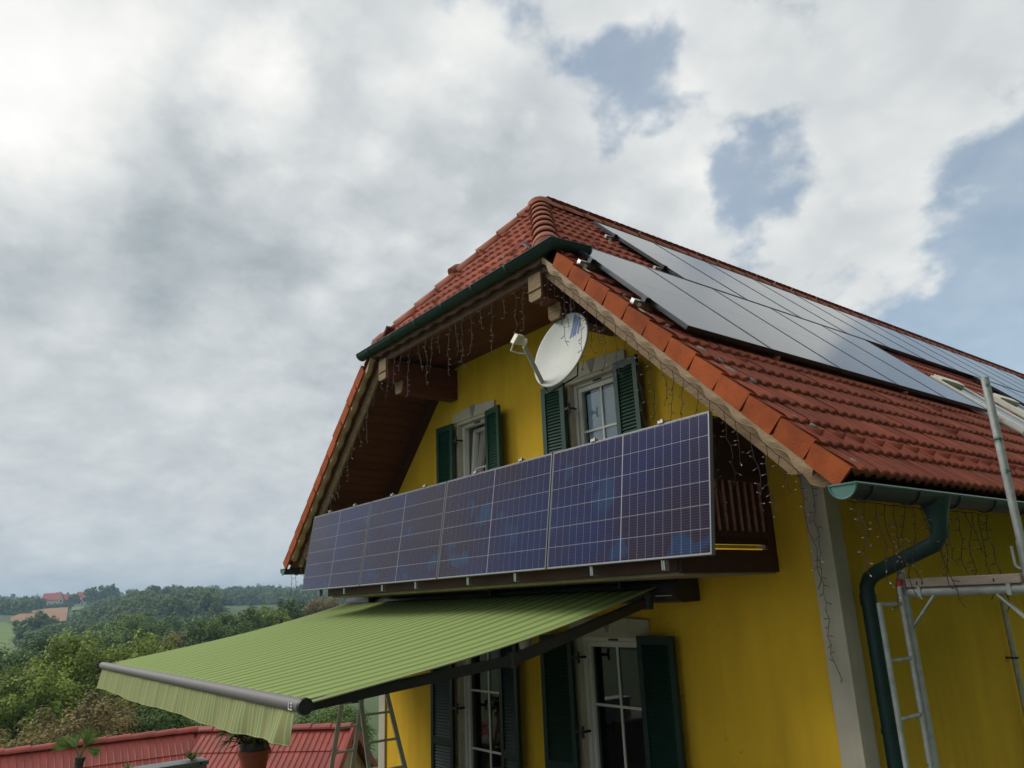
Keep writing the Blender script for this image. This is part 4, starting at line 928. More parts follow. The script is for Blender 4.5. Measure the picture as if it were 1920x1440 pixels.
MB().box(-3.05, -2.95, .77, .797, -.70, -.60).build('back_plate', 'white', wl, bevel=.005)
MB().tube([(-3.0, .70, -.60), (-3.0, .70, -.64), (-3.0, .70, -.72)], [.035, .06, .05], 14).build('shade', 'white', wl, smooth=True)
MB().tube([(-3.0, .78, -.63), (-3.0, .70, -.62)], .012, 8).build('lamp_arm', 'white', wl)

# ------------------------------------------------------------------ icicle light strings
def strand(start, length, seed, dark=False):
    r = random.Random(seed); b = MB(); p = V3(*start); pts = [p]; x = 0; y = 0; n = max(3, int(length/.055)); tw = []
    for i in range(n):
        x += r.uniform(-.024, .024); y += r.uniform(-.012, .012); x *= .9
        p = V3(start[0]+x, start[1]+y, start[2]-length*(i+1)/n); pts.append(p)
        a = r.uniform(0, 6.28); q = p+V3(math.cos(a)*.032, math.sin(a)*.012, r.uniform(-.016, .016)); tw.append((p, q))
    if r.random() < .55:
        e = pts[-1]; pts.append(e+V3(r.choice((-1, 1))*.03, 0, -.05))
    b.tube(pts, .0026, 4)
    for p, q in tw: b.tube([p, (p+q)/2+V3(0, 0, .003), q], [.002, .0024, .0036], 4)
    nf = len(b.f)
    for p, q in tw: d = nrm(q-p); b.tube([q-d*.002, q+d*.006, q+d*.013], [.0034, .0038, .002], 5)
    me = b.mesh('strand', 'cable_dark' if dark else 'cable', False); me.materials.append(M['bulb'])
    me.polygons.foreach_set('material_index', [0]*nf+[1]*(len(b.f)-nf)); me.update()
    return me
def string(label, path, spacing, lens, seed, dark=False):
    path = [V3(*p) for p in path]; t = thing('icicle_lights', label, 'light string', tuple(path[0]), 'unlit icicle light strings on the roof edges')
    seg = [np.linalg.norm(b-a) for a, b in zip(path[:-1], path[1:])]; tot = sum(seg); r = random.Random(seed)
    cp = []; k = int(tot/.08)
    def pos(s):
        for a, b, l in zip(path[:-1], path[1:], seg):
            if s <= l: return a+(b-a)*s/l
            s -= l
        return path[-1]
    for i in range(k+1): cp.append(pos(tot*i/k)+V3(0, r.uniform(-.004, .004), r.uniform(-.01, .006)))
    MB().tube(cp, .0026, 4).build('cable', 'cable_dark' if dark else 'cable', t)
    s = spacing*.5; i = 0
    while s < tot:
        p = pos(s); L = lens[i % len(lens)]*r.uniform(.85, 1.15)
        o = bpy.data.objects.new('strand', strand((0, 0, 0), L, seed*100+i, dark)); COL.objects.link(o); o.parent = t; o.location = tuple(p-ORG[t.name]); s += spacing*r.uniform(.8, 1.2); i += 1
def vp_(sx, s, o, y): d = nrm((sx, 0, -S)); n = nrm((sx*S, 0, 1)); return tuple(V3(XC, y, ZR)+d*s+n*o)
string('icicle light string hanging along the right bargeboard', [vp_(1, 2.5, -.17, -.30), vp_(1, 5.6, -.17, -.30)], .135, (.28, .52, .40, .22, .60, .45), 3, True)
string('icicle light string hanging along the left bargeboard', [vp_(-1, 2.55, -.22, -.20), vp_(-1, 5.5, -.22, -.20)], .16, (.35, .55, .28, .45), 4)
string('icicle light string hanging under the half-hip gutter', [(XC-1.6, -.21, 2.575), (XC+1.6, -.21, 2.575)], .16, (.30, .55, .42, .25, .62), 5)
string('dark icicle light string hanging below the right eave gutter', [(EG-.04, -.22, .21), (EG-.06, 1.7, .205)], .125, (.36, .22, .46, .58, .34, .50), 6, True)
string('short icicle light string under the left eave gutter', [(2*XC-EG+.08, -.27, .215), (2*XC-EG+.24, -.2, .215)], .11, (.36, .14), 8, True)
string('icicle light string hanging down the white corner pilaster', [(WR-.17, WY-.04, .55), (WR+.04, WY-.05, .55)], .20, (1.25, 1.45), 9)

# ------------------------------------------------------------------ scaffold
SY = 1.0; XI, XO = .775, 1.53
sc = thing('scaffold', 'galvanised scaffold frame with ladder section beside the side wall', 'scaffold', (1.15, SY, GZ))
def tube_part(name, pts, r, mt='galv', par=None, n=12): return MB().tube(pts, r, n).build(name, mt, par or sc, smooth=True)
tube_part('post', [(XI, SY, GZ), (XI, SY, -.07)], .025)
po = tube_part('post', [(XO, SY, GZ), (XO, SY, 1.01)], .0245, 'galv_green')
tube_part('coupler', [(XO, SY, -.42), (XO, SY, -.02)], .030, 'galv', po)
tube_part('spigot_joint', [(XO, SY, .60), (XO, SY, .605)], .0262, 'iron', po)
tube_part('locking_pin', [(XO-.035, SY, .40), (XO+.035, SY, .40)], .005, 'iron', po)
tube_part('transom', [(XI, SY, -.30), (XO, SY, -.30)], .031)
for xx, sg in ((XI, 1), (XO, -1)):
    MB().beam((xx+sg*.02, SY, -.52), (xx+sg*.19, SY, -.325), .012, .035, (0, 1, 0)).build('knee_brace', 'galv', sc)
    MB().box(xx+sg*.11-.012, xx+sg*.11+.012, SY-.036, SY+.036, -.335, -.235).build('deck_claw', 'galv', sc)
lf = tube_part('ladder_rail', [(XI-.0, SY-.36, GZ), (XI-.0, SY-.36, -.355)], .017)
tube_part('ladder_rail', [(XI-.0, SY-.062, GZ), (XI-.0, SY-.062, -.27), (XI-.0, SY-.03, -.24)], .017)
for z in (-.37, -.71, -1.05, -1.39, -1.73, -2.07, -2.41): tube_part('rung', [(XI, SY-.345, z), (XI, SY-.078, z)], .013)
tube_part('red_clip', [(XI-.005, SY-.055, -.275), (XI, SY-.035, -.215)], .02, 'red')
tube_part('toe_hook', [(XO-.055, SY-.01, -.05), (XO-.055, SY-.01, -.165), (XO-.03, SY-.01, -.19), (XO, SY-.01, -.19)], .009)
for k, ys in enumerate((3.57, 6.14)):
    tube_part('post', [(XI, SY+2.57*(k+1), GZ), (XI, SY+2.57*(k+1), -.2)], .025) if k > 5 else None
dk = thing('scaffold_deck', 'weathered wooden scaffold deck lying on the scaffold frame', 'plank', (1.15, SY, -.25))
for i in range(1): MB().box(XI+.035, XO-.035, SY-.04, SY+1.55, -.268, -.212).build('board', 'plank', dk, bevel=.006)
b = MB()
for xx in (XI+.11, XI+.145, XO-.18): b.box(xx-.004, xx+.004, SY-.043, SY-.0395, -.255, -.235)
b.build('nail_slot', 'iron', dk)

# ------------------------------------------------------------------ ladder on the terrace
ld = thing('step_ladder', 'aluminium double ladder standing open on the terrace below the awning', 'ladder', (-4.8, -.12, GZ))
def section(xt, xb, zt, ynt, yft, ynb, yfb, n, nm):
    L = lambda z: (z-GZ)/(zt-GZ)
    P = lambda z, near: V3(xb+(xt-xb)*L(z), (ynb+(ynt-ynb)*L(z)) if near else (yfb+(yft-yfb)*L(z)), z)
    for near in (True, False): MB().beam(P(GZ, near), P(zt, near), .022, .05, (0, 1, 0)).build('rail', 'alu_dull', ld, bevel=.003)
    for i in range(n):
        z = zt-.05-i*.262
        if z < GZ+.1: break
        MB().beam(P(z, True), P(z, False), .03, .022).build('rung', 'alu_dull', ld, bevel=.003)
section(-4.93, -5.50, -1.215, -.37, -.13, -.34, -.06, 6, 'l')
section(-4.80, -4.02, -1.06, -.24, .07, -.34, .17, 7, 'r')
MB().beam((-4.93, -.25, -1.26), (-4.80, -.2, -1.24), .03, .03).build('hinge', 'iron', ld)

# ------------------------------------------------------------------ annex with glazed tile roof
an = thing('garden_shed', 'low outbuilding with shiny red tiled roof bending round the terrace', 'outbuilding', (-13.5, .5, -5.2))
A_, B_, C_ = V3(-12.14, 3.27, -2.62), V3(-14.56, .88, -2.62), V3(-15.05, -6.2, -2.62)
PIT = math.tan(R(36)); HALF = 2.0
def off2(d): return V3(d[1], -d[0], 0)
dAB, dBC = nrm(B_-A_), nrm(C_-B_); nAB, nBC = -off2(dAB), -off2(dBC)
if np.dot(nAB, CAM-A_) < 0: nAB = -nAB
if np.dot(nBC, CAM-B_) < 0: nBC = -nBC
bis = nrm(nAB+nBC); bis = bis/np.dot(bis, nAB)
def sl(p, nn, dist): return p+nn*dist+V3(0, 0, -PIT*dist)
dk_ = MB()
for sg in (1, -1):
    dk_.quad(A_+V3(0, 0, -.03), B_+V3(0, 0, -.03), sl(B_, sg*bis, HALF)+V3(0, 0, -.03), sl(A_, sg*nAB, HALF)+V3(0, 0, -.03)); dk_.quad(B_+V3(0, 0, -.03), C_+V3(0, 0, -.03), sl(C_, sg*nBC, HALF)+V3(0, 0, -.03), sl(B_, sg*bis, HALF)+V3(0, 0, -.03))
aroof = dk_.build('roof', 'annex_tile', an)
def atile(p0, p1, p2, p3, up):    # one pan with raised side rib and lower lip
    b = MB(); u = nrm(up); e = nrm(p1-p0)*.016
    b.quad(p0+u*.012, p1+u*.012-e, p2+u*.03-e, p3+u*.03); b.quad(p3+u*.03, p2+u*.03, p2-u*.005, p3-u*.005)
    b.add([p1-e+u*.012, p1+u*.03, p2+u*.048, p2-e+u*.03, p1+e*.4+u*.0, p2+e*.4+u*.01], [(0, 1, 2, 3), (1, 4, 5, 2)])
    return b.mesh('roof_tile', 'annex_tile')
TWA, TLA = .125, .60
for (p, q, nn, valley_end) in ((A_, B_, nAB, 1), (C_, B_, nBC, 1)):
    d = nrm(q-p); L = np.linalg.norm(q-p); up = nrm(np.cross(d, nn+V3(0, 0, -PIT)));  up = up if up[2] > 0 else -up
    hyp = math.hypot(1, PIT); k = np.dot(bis-nn, d)      # valley runs away from B by k per metre down-slope
    for c in range(3):
        h0, h1 = (c*TLA-.0)/hyp, ((c+1)*TLA+.02)/hyp; i = 0
        while True:
            s0, s1 = i*TWA, (i+1)*TWA; i += 1
            lim = L+k*(h0+h1)/2
            if s0 > lim: break
            s1 = min(s1, lim)
            if s1-s0 < .02: break
            place(atile(sl(p+d*s0, nn, h0), sl(p+d*s1, nn, h0), sl(p+d*s1, nn, h1), sl(p+d*s0, nn, h1), up), 'roof_tile', Matrix.Identity(4), aroof)
rc = MB(); n = 8
def acap(a, b_):
    d = nrm(b_-a); x = nrm(np.cross(d, (0, 0, 1))); m = MB(); vs = []
    for p, r in ((a, .125), (b_, .112)): vs += [p+x*r*math.cos(math.pi*i/n)+V3(0, 0, 1)*(r*.75*math.sin(math.pi*i/n)-.03) for i in range(n+1)]
    m.add(vs, [(i, i+1, n+2+i, n+1+i) for i in range(n)]+[tuple(range(n+1)), tuple(range(n+1, 2*n+2))]); return m.mesh('ridge_tile', 'annex_tile', False)
for p, q in ((A_, B_), (B_, C_)):
    d = nrm(q-p); L = np.linalg.norm(q-p); i = 0
    while i*.43 < L-.1:
        place(acap(p+d*(i*.43)+V3(0, 0, .035), p+d*min((i+1)*.43+.04, L)+V3(0, 0, .022)), 'ridge_tile', Matrix.Identity(4), aroof); i += 1
base = V3(0, 0, -5.4+2.62)
g = MB(); i0 = A_+dAB*.12
g.add([i0+nAB*1.75+V3(0, 0, -PIT*1.75-.06), i0+V3(0, 0, -.08), i0-nAB*1.75+V3(0, 0, -PIT*1.75-.06), i0-nAB*1.75+base, i0+nAB*1.75+base], [(0, 1, 2, 3, 4)])
j0 = B_
for sg in (1, -1):
    a, b_, c_ = i0+sg*nAB*1.75, B_+sg*bis*1.75, C_+sg*nBC*1.75; dz = V3(0, 0, -PIT*1.75-.06)
    g.quad(a+dz, b_+dz, b_+base, a+base); g.quad(b_+dz, c_+dz, c_+base, b_+base)
g.build('wall', 'annex_wall', an)
for sg in (1, -1):
    p0, p1 = A_-dAB*.05+V3(0, 0, -.0), sl(A_, sg*nAB, HALF+.04)-dAB*.05
    MB().beam(p0, p1, .06, .16, (0, 0, 1)).build('verge_board', mat('verge_red', (.26, .028, .018), .45) if 'verge_red' not in bpy.data.materials else bpy.data.materials['verge_red'], an)

# ------------------------------------------------------------------ terrace edge: parapet, pot, planter, palms
def leafblade(b, p, d, L, w, droop, n=5, up=V3(0, 0, 1)):
    d = nrm(d); side = nrm(np.cross(d, up)); vs = []
    for i in range(n+1):
        t = i/n; c = p+d*L*t-V3(0, 0, 1)*droop*t*t*L; ww = w*math.sin(math.pi*min(.12+t*.9, 1))**.8
        vs += [c-side*ww/2, c+side*ww/2+V3(0, 0, .0)]
    b.add(vs, [(2*i, 2*i+1, 2*i+3, 2*i+2) for i in range(n)])
def set_tint(o, seed):
    r = np.random.default_rng(seed); a = o.data.attributes.new('tint', 'FLOAT', 'FACE'); a.data.foreach_set('value', r.random(len(o.data.polygons)).astype(np.float32))
par = thing('terrace_wall', 'low rendered wall at the terrace edge carrying pot and planter', 'wall', (-6.05, -2.5, GZ))
MB().box(-6.3, -5.75, -6.5, -.4, -4.6, -2.14).build('masonry', mat('grey_garden_wall', (.12, .11, .115), .9, (.09, .085, .09), 4), par, bevel=.01)
MB().box(-6.36, -5.69, -6.5, -.36, -2.139, -2.09).build('coping', 'paving', par, bevel=.01)
pp = thing('potted_plant', 'leafy plant in a large terracotta pot with dark inner rim', 'potted plant', (-6.03, -.93, -2.09))
MB().lathe([(0, 0), (.125, 0), (.165, .26), (.182, .262), (.186, .315), (.168, .317), (.16, .27), (0, .262)], (-6.03, -.93, -2.089), 24).build('pot', 'terracotta', pp, smooth=True)
MB().lathe([(.158, .23), (.160, .40), (.152, .40), (.15, .37), (0, .365)], (-6.03, -.93, -2.089), 24).build('inner_pot', 'pot_dark', pp, smooth=True)
b = MB(); r = random.Random(5)
for k in range(80):
    a = r.uniform(0, 6.28); st = V3(-6.03+.08*math.cos(a)*r.random(), -.93+.08*math.sin(a)*r.random(), -1.72); h = r.uniform(.02, .19); tip = st+V3(math.cos(a)*r.uniform(.04, .26), math.sin(a)*r.uniform(.04, .30), h)
    b.tube([st, (st+tip)/2+V3(0, 0, .03), tip], .005, 4, False)
    for j in range(4):
        aa = a+r.uniform(-1.3, 1.3); leafblade(b, tip, V3(math.cos(aa), math.sin(aa), r.uniform(-.5, .7)), r.uniform(.08, .15), r.uniform(.03, .05), r.uniform(.1, .5), 4)
o = b.build('foliage', F['plant'], pp); set_tint(o, 3)
pz = thing('zinc_planter', 'long grey metal planter box on the terrace wall', 'planter', (-6.03, -2.2, -2.09))
b = MB(); b.box(-6.16, -5.90, -3.3, -1.49, -2.089, -1.83); b.build('box', 'zinc', pz, bevel=.006)
MB().box(-6.175, -5.885, -3.31, -1.475, -1.829, -1.79).build('rim', 'zinc', pz, bevel=.004)
MB().tube([(-5.884, -1.56, -1.81), (-5.878, -1.56, -1.81)], .012, 8).build('rivet', 'iron', pz)
def spiky(x, y, z, L, n, seed, label):
    t = thing('spiky_plant', label, 'plant', (x, y, z)); b = MB(); r = random.Random(seed)
    for k in range(n):
        a = r.uniform(0, 6.28); leafblade(b, V3(x, y, z), V3(math.cos(a), math.sin(a), r.uniform(.25, 1.4)), L*r.uniform(.7, 1.1), .018, r.uniform(.1, .45), 4)
    o = b.build('leaves', F['palm'], t); set_tint(o, seed)
spiky(-6.03, -1.62, -1.79, .20, 34, 1, 'spiky green plant at the right end of the zinc planter')
spiky(-6.03, -2.25, -1.80, .16, 26, 2, 'smaller spiky plant in the middle of the zinc planter')
def palm(x, y, zt, label, seed):
    t = thing('palm', label, 'palm', (x, y, GZ-.3)); r = random.Random(seed)
    pts = [(x+.01*math.sin(i*2.1), y+.01*math.cos(i*1.7), GZ-.3+(zt-GZ+.3)*i/15) for i in range(16)]
    MB().tube(pts, [.045+.012*(i % 2) for i in range(16)], 9).build('trunk', 'bark', t)
    for k, (fb, ft, sp) in enumerate((((.03, .03, .12), (.05, .085, .34), .42), ((.05, -.09, .12), (.08, -.32, .215), .36), ((.04, .06, .08), (.12, .20, .03), .35), ((-.08, -.03, .10), (-.25, -.1, .25), .5), ((-.06, .05, .1), (-.22, .18, .26), .5))):
        b = MB(); c = V3(x, y, zt); e = c+V3(*fb); tip = c+V3(*ft); L = np.linalg.norm(tip-e); b.tube([c-V3(0, 0, .02), (c+e)/2+V3(0, 0, .015), e], .005, 4, False)
        main = nrm(tip-e); side = nrm(np.cross(main, V3(1, 0, .25)))
        for j in range(-7, 8):
            ang = j/7*sp*1.25; leafblade(b, e, main*math.cos(ang)+side*math.sin(ang)+V3(.10, 0, 0)*r.uniform(-1, 1), L*1.08*(1-.02*abs(j))*r.uniform(.88, 1.08), .010, .07, 4, V3(1, 0, .2))
        o = b.build('frond', F['palm'], t); set_tint(o, seed+k)
palm(-7.0, -2.56, -1.74, 'young fan palm with thin trunk before the red roof', 4)

# ------------------------------------------------------------------ trees
def crown_quads(c, rad, nclump, per, leaf, rng, rough=.28, flat=1.0, low=-.75):
    c = np.asarray(c, float); rad = np.asarray(rad, float)
    u = rng.normal(size=(nclump*3, 3)); u /= np.linalg.norm(u, axis=1)[:, None]; u = u[u[:, 2] > low][:nclump]; nclump = len(u)
    rr = np.where(rng.random(nclump) < .78, rng.uniform(.68, .90, nclump), rng.uniform(.2, .7, nclump))*(1+rng.normal(0, rough*.4, nclump)); cc = u*rr[:, None]
    cs = rng.uniform(.13, .26, nclump)
    ct = np.clip(rng.normal(.42, .22, nclump), 0, 1)
    k = np.repeat(np.arange(nclump), per); n = len(k)
    v = rng.normal(size=(n, 3)); v /= np.linalg.norm(v, axis=1)[:, None]
    pos = cc[k]+v*(cs[k]*rng.uniform(.55, 1.05, n))[:, None]
    nor = v*.8+pos*.45+rng.normal(0, .45, (n, 3)); nor[:, 2] += .35; nor /= np.linalg.norm(nor, axis=1)[:, None]
    P = c+pos*rad
    nor[:, 2] += .1; a = np.cross(nor, rng.normal(size=(n, 3))); a /= np.linalg.norm(a, axis=1)[:, None]; b = np.cross(nor, a)
    s = leaf*rng.uniform(.6, 1.35, n)[:, None]
    Q = np.stack([P-a*s, P-b*s*.55, P+a*s, P+b*s*.55], 1)
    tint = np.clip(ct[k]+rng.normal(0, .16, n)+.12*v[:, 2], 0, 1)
    return Q, tint
def tree(name, label, x, y, ztop, w, h, fol, leaf, nclump, per, seed, group=None, cat='tree', trunk=True, depth=None):
    zg = ground(x, y); zb = ztop-h; t = thing(name, label, cat, (x, y, min(zg, zb)), group)
    rng = np.random.default_rng(seed); c = V3(x, y, ztop-h/2)
    Q, tint = crown_quads(c, (depth/2 if depth else w/2, w/2, h/2), nclump, per, leaf, rng)
    o = bpy.data.objects.new('crown', quads_mesh('crown', Q, F[fol], tint)); link(o, t)
    b = MB(); r0 = max(.05, h*.028); zb0 = min(zg, zb)-.2
    b.tube([(x, y, zb0), (x+.02*h, y, zb0+(c[2]-zb0)*.5), (x, y+.01*h, c[2]+h*.2)], [r0, r0*.75, r0*.3], 7)
    for k in range(6):
        a = k*1.05+seed; z0 = zb0+(c[2]-zb0)*(.45+.1*k); b.tube([(x, y, z0), (x+math.cos(a)*w*.16, y+math.sin(a)*w*.16, z0+h*.14), (x+math.cos(a)*w*.32, y+math.sin(a)*w*.32, z0+h*.24)], [r0*.5, r0*.32, r0*.12], 5)
    b.build('trunk', 'bark', t)
    return t
def at(az, r): return CAM[0]-r*math.sin(R(az)), CAM[1]+r*math.cos(R(az))
TREES = [ # name, label, x, y, ztop, width, height, foliage, leaf, clumps, per, group
 ('beech_bush', 'brownish beech bush just behind the red shed roof, far left', -22.0, -2.2, -3.0, 4.0, 2.6, 'brown', .085, 150, 46),
 ('beech_bush', 'tall brownish beech bush behind the shed roof below the awning corner', -23.6, .3, -2.45, 3.6, 3.2, 'brown', .085, 150, 46),
 ('dark_shrub', 'dark green shrub behind the shed roof under the awning valance', -23.9, 2.4, -2.72, 3.2, 2.6, 'dark', .085, 130, 42),
 ('dark_shrub', 'green shrub between the awning bar and the step ladder', -25.2, 8.6, -3.55, 3.6, 2.5, 'mid', .08, 130, 44),
 ('dark_shrub', 'dark green shrub half hidden by the awning valance', -24.6, 5.4, -3.0, 3.4, 2.7, 'dark', .085, 120, 42),
 ('yellow_green_tree', 'tall yellow-green tree rising behind the brownish bushes', -38.2, 2.0, -.70, 4.6, 5.6, 'yellow', .13, 170, 50),
 ('yellow_green_tree', 'yellow-green tree meeting the tip of the awning', -36.0, 4.4, -1.15, 4.4, 4.8, 'yellow', .125, 160, 48),
 ('yellow_green_tree', 'lower yellow-green tree at the left edge above the brownish bush', -34.4, .0, -1.85, 4.2, 4.2, 'yellow', .12, 150, 48),
 ('leafy_tree', 'mid green tree filling the gap left of the yellow-green trees', -41, -1.2, -2.3, 5.5, 5.0, 'mid', .13, 140, 46),
 ('round_tree', 'dark blue-green round tree at the left edge of the picture', -56.4, .4, -1.3, 6.0, 6.0, 'blue', .17, 150, 46),
 ('round_tree', 'blue-green round tree next to the left edge, below the meadow', -62.2, 3.9, -1.3, 6.4, 6.0, 'blue', .18, 150, 46),
 ('purple_shrub', 'dark purple shrub at the very left edge', -45.5, -.9, -2.25, 2.4, 2.6, 'purple', .12, 70, 40),
 ('lime_tree', 'broad green lime tree in the middle of the valley', -124, 22.4, .05, 14.5, 9.5, 'mid', .30, 240, 60),
 ('autumn_tree', 'brown autumn tree between the lime tree and the awning', -83, 17.6, -1.8, 6.2, 6.0, 'autumn', .2, 130, 40),
 ('autumn_tree', 'small yellowish tree just above the awning edge', -70, 13.0, -2.3, 4.5, 4.5, 'yellow', .17, 110, 40),
 ('valley_tree', 'dark green tree above the awning, right of the brown tree', -78.2, 19.8, -.9, 6.0, 6.4, 'dark', .2, 150, 44),
 ('valley_tree', 'green tree above the awning, second of the row', -86, 25.2, .1, 7.2, 7.2, 'mid', .22, 150, 44),
 ('valley_tree', 'olive green tree above the middle of the awning edge', -90.6, 30.2, .60, 6.6, 7.4, 'yellow', .22, 150, 44),
 ('valley_tree', 'tall dark green tree left of the hanging light string', -93.9, 34.2, 1.1, 6.8, 7.8, 'dark', .22, 150, 44),
 ('valley_tree', 'brownish green tree under the left end of the balcony panels', -93, 38.6, 1.55, 7.0, 8.0, 'brown', .22, 150, 44),
 ('valley_tree', 'green tree hidden partly by the balcony panels', -92, 43.5, 1.8, 7.5, 8.0, 'mid', .22, 150, 44),
 ('valley_tree', 'dark tree low behind the awning edge', -72, 22.5, -2.2, 6.0, 5.0, 'dark', .2, 120, 40),
 ('valley_tree', 'green tree low behind the awning near the balcony', -74, 30.5, -1.7, 6.5, 5.4, 'mid', .2, 120, 40),
 ('field_tree', 'round dark tree at the edge of the ploughed field', -295, 29.5, 2.2, 14, 12, 'forest', .6, 110, 36),
 ('field_tree', 'dark tree in the row below the ploughed field', -264.5, 30, -1.0, 13, 9.5, 'forest', .6, 100, 36),
 ('field_tree', 'lower dark tree in front of the ploughed field', -245, 24.4, -2.4, 11, 8.5, 'forest', .6, 100, 36),
 ('field_tree', 'small dark tree right of the field edge', -330, 55, 2.0, 10, 11, 'forest', .6, 90, 36),
 ('field_tree', 'pale green tree in the hollow below the wood', -270, 52, -1.2, 10, 8, 'mid', .55, 90, 36),
]
for i, q in enumerate(TREES):
    q = list(q); d_ = math.hypot(q[2]-CAM[0], q[3]-CAM[1])
    q[8] *= .62 if d_ < 140 else .75; q[10] = int(q[10]*(2.2 if d_ < 140 else 1.6)); tree(*q, seed=20+i)
for i, (x, y, zt, w, h) in enumerate(((11, -7, 8.5, 6, 11), (12.5, -1, 10, 6.5, 12), (11.5, 4.5, 9, 6, 11), (13, 10, 10.5, 7, 12.5), (12, 16, 9.5, 6.5, 11.5), (8.5, -13, 7, 6, 10))):  # unseen trees, added to keep sky light off the side wall
    tree('shading_tree', 'tall dark tree added right of the house to shade the side wall, '+('second from the road', 'third from the road', 'fourth from the road', 'fifth from the road', 'farthest back', 'nearest the front corner')[i], x, y, zt, w, h, 'dark', .2, 110, 40, 60+i, 'unseen trees added to shade the side wall')
# far single trees on the skyline
for i, (az, r, zt, w, h, lab) in enumerate(((80.9, 640, 21.5, 11, 13, 'dark tree beside the orange barn on the skyline'), (80.2, 650, 23.4, 14, 16, 'tallest dark tree on the far skyline'), (79.7, 650, 23.9, 11, 15, 'right one of the tall dark skyline trees'), (81.8, 660, 17.5, 8, 8, 'low tree by the far farmhouse'))):
    x, y = at(az, r); tree('skyline_tree', lab, x, y, zt, w, h, 'forest', .8, 70, 30, 80+i, 'trees on the far skyline')
# woods: masses of crowns
def wood(name, label, spots, fol, leaf, clumps, per, seed):
    rng = np.random.default_rng(seed); Qs, Ts = [], []
    for (x, y, zt, w, h) in spots:
        Q, t_ = crown_quads((x, y, zt-h/2), (w/2, w/2, h/2), clumps, per, leaf, rng, low=-.4); Qs.append(Q); Ts.append(np.clip(t_+rng.normal(0, .12), 0, 1))
    o = bpy.data.objects.new(name, quads_mesh(name, np.concatenate(Qs), F[fol], np.concatenate(Ts))); link(o); tag(o, label, 'wood', kind='stuff')
def scatter(n, az0, az1, r0, r1, w0, w1, hfun, seed, avoid=()):
    r = random.Random(seed); out = []
    for _ in range(n):
        az = r.uniform(az0, az1); q = math.sqrt(r.uniform(r0*r0, r1*r1))
        if any(a0 < az < a1 and q0 < q < q1 for a0, a1, q0, q1 in avoid): continue
        x, y = at(az, q); w = r.uniform(w0, w1); h = w*r.uniform(.9, 1.3); out.append((x, y, ground(x, y)+hfun(q, az)*r.uniform(.8, 1.15), w, h))
    return out
FIELDS = [(82.0, 84, 380, 620), (83.9, 85.9, 380, 510), (83.0, 92, 190, 432), (79.0, 82.0, 530, 660), (80.7, 83.6, 430, 740)]
def spaced(spots, k=.62):
    out = []
    for p in sorted(spots, key=lambda q: math.hypot(q[0]-CAM[0], q[1]-CAM[1])):
        if all((p[0]-q[0])**2+(p[1]-q[1])**2 > (k*(p[3]+q[3])/2)**2 for q in out): out.append(p)
    return out
wood('mixed_wood', 'broadleaf wood covering the near hillside', spaced(scatter(420, 73.5, 81.6, 320, 520, 9, 17, lambda q, a: 12.5 if a < 78 else 12.5-4.5*min((a-78)/2, 1), 1, FIELDS)), 'forest', .50, 60, 44, 31)
wood('hill_wood', 'dark wood on the hill to the right of the near wood', spaced(scatter(380, 63, 76.5, 540, 740, 11, 18, lambda q, a: 9.5, 2)), 'forest', .65, 50, 36, 32)
wood('skyline_wood', 'thin line of wood along the far skyline', spaced(scatter(420, 60, 96, 950, 1250, 12, 20, lambda q, a: 12, 3)), 'forest', .9, 36, 26, 33)
wood('slope_wood', 'patchy bushes on the slope beside the fields', spaced(scatter(330, 81.5, 93, 440, 900, 8, 14, lambda q, a: 8, 4, FIELDS)), 'forest', .6, 44, 30, 34)
wood('valley_wood', 'trees in the valley bottom below the fields', spaced(scatter(120, 74, 82.6, 160, 300, 8, 13, lambda q, a: 7.5, 5, FIELDS)), 'blue', .34, 70, 50, 35)
wood('behind_wood', 'trees behind and right of the house row', spaced(scatter(150, 60, 76, 115, 330, 8, 12, lambda q, a: 7.5, 6)), 'mid', .30, 70, 50, 36)
wood('field_hedge', 'hedge line at the top of the ploughed field', [(*at(82.0+.075*i, 625+3*math.sin(i)), ground(*at(82.0+.075*i, 625))+3+.8*math.sin(i*1.7), 4.5, 4.5) for i in range(30)], 'forest', .45, 34, 24, 37)
# surroundings of the garden seen in the glass
rng = random.Random(9)
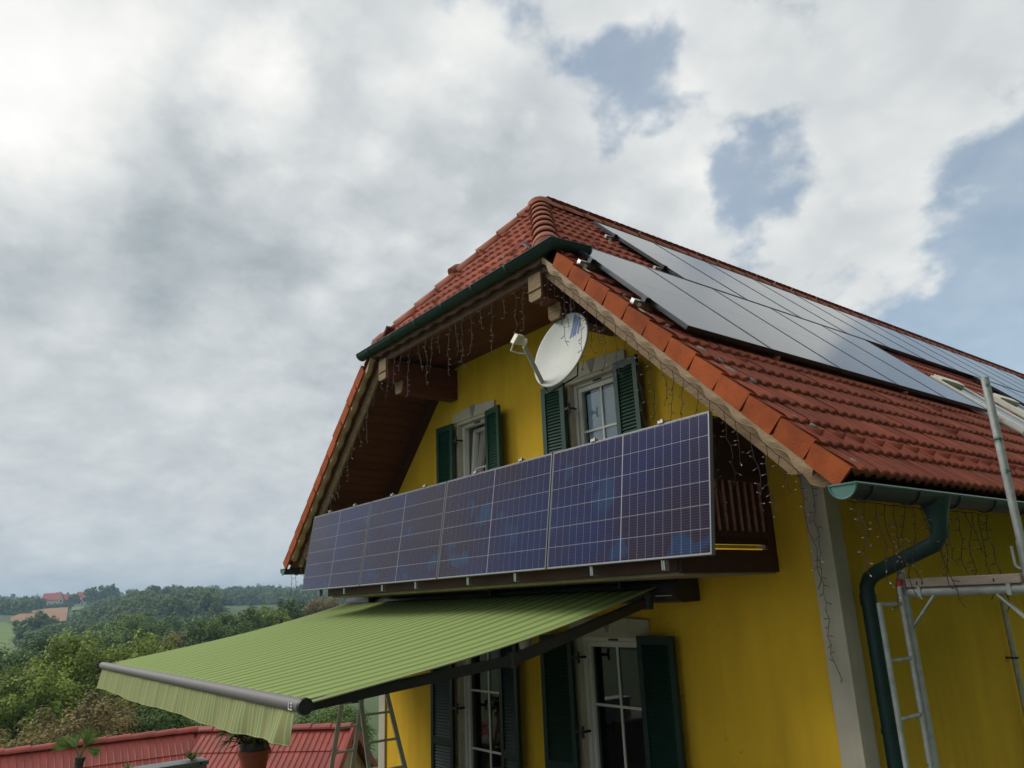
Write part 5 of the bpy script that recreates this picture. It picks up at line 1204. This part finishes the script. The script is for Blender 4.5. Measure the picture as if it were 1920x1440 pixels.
# ------------------------------------------------------------------ far houses
def farhouse(name, label, az, r, w, dpt, hw, hr, rot, wallm, roofm, nwin=4, zoff=0, lift=1.0):
    x, y = at(az, r); z = ground(x, y)+zoff; t = thing(name, label, 'house', (x, y, z)); c, s = math.cos(rot), math.sin(rot)
    P = lambda a, b_, h: V3(x+a*c-b_*s, y+a*s+b_*c, z+h)
    b = MB(); W_, D_ = w/2, dpt/2
    b.add([P(i*W_, j*D_, k) for i in (-1, 1) for j in (-1, 1) for k in (-1, hw)], [(0, 1, 3, 2), (4, 6, 7, 5), (0, 4, 5, 1), (2, 3, 7, 6)])
    b.quad(P(-W_, -D_, hw), P(-W_, D_, hw), P(-W_, 0, hw+hr)); b.quad(P(W_, -D_, hw), P(W_, D_, hw), P(W_, 0, hw+hr)); b.build('wall', wallm, t)
    rf = MB(); e = .6
    for sg in (1, -1): rf.prism([P(-W_-e, sg*(D_+e), hw-e*hr/D_), P(W_+e, sg*(D_+e), hw-e*hr/D_), P(W_+e, 0, hw+hr+.1), P(-W_-e, 0, hw+hr+.1)], (0, 0, .3))
    rfo = rf.build('roof', roofm, t)
    bb = MB(); cc = P(W_*.3, D_*.3, 0); bb.box(cc[0]-.5, cc[0]+.5, cc[1]-.5, cc[1]+.5, z+hw+hr*.4, z+hw+hr+1.0); bb.build('chimney', wallm, rfo)
    for i in range(nwin):
        for sg in (1, -1):
            a = -W_+w*(i+.5)/nwin; q = [P(a-.6, sg*(D_+.04), 1.0), P(a+.6, sg*(D_+.04), 1.0), P(a+.6, sg*(D_+.04), 2.4), P(a-.6, sg*(D_+.04), 2.4)]
            MB().prism(q, P(0, sg*.05, 0)-P(0, 0, 0)).build('window', 'dark', t)
    for sg in (1, -1):
        q = [P(sg*(W_+.04), -1, 3.0), P(sg*(W_+.04), 1, 3.0), P(sg*(W_+.04), 1, 4.6), P(sg*(W_+.04), -1, 4.6)]; MB().prism(q, P(sg*.05, 0, 0)-P(0, 0, 0)).build('window', 'dark', t)
farhouse('farmhouse', 'far farmhouse with red roof and gable above the ploughed field', 83.0, 690, 12, 9, 5.0, 4.5, R(60), 'far_wall', 'far_red', 3, 1.5)
farhouse('farmhouse', 'long red-roofed wing right of the far farmhouse', 82.0, 700, 15, 8, 4.0, 3.5, R(95), 'far_brown', 'far_red', 4, 2.0)
farhouse('barn', 'far barn with long orange roof near the skyline trees', 81.05, 715, 15, 10, 3.6, 4.5, R(92), 'far_wall', 'far_orange', 3, 2.5)
farhouse('farm_shed', 'small white shed between farmhouse and orange barn', 81.65, 690, 6, 5, 3.0, 1.4, R(90), 'far_wall', 'far_wall', 2, 1.5)
farhouse('farmhouse', 'tiny red-roofed house on the far skyline near the light string', 69.0, 880, 10, 8, 3.5, 3.5, R(75), 'far_wall', 'far_red', 3, 1)

# ------------------------------------------------------------------ haze
hz = MB().box(-4600, 4600, -4600, 4600, -20, 70).build('haze', 'dark'); hz.data.materials.clear()
hm = bpy.data.materials.new('haze'); hm.use_nodes = True; t = hm.node_tree; t.nodes.remove(t.nodes['Principled BSDF'])
pv = N(t, 'ShaderNodeVolumePrincipled'); pv.inputs['Color'].default_value = (.52, .76, 1.0, 1); pv.inputs['Density'].default_value = .00042; pv.inputs['Anisotropy'].default_value = .2
t.links.new(pv.outputs[0], t.nodes['Material Output'].inputs['Volume']); hz.data.materials.append(hm); tag(hz, kind='stuff')
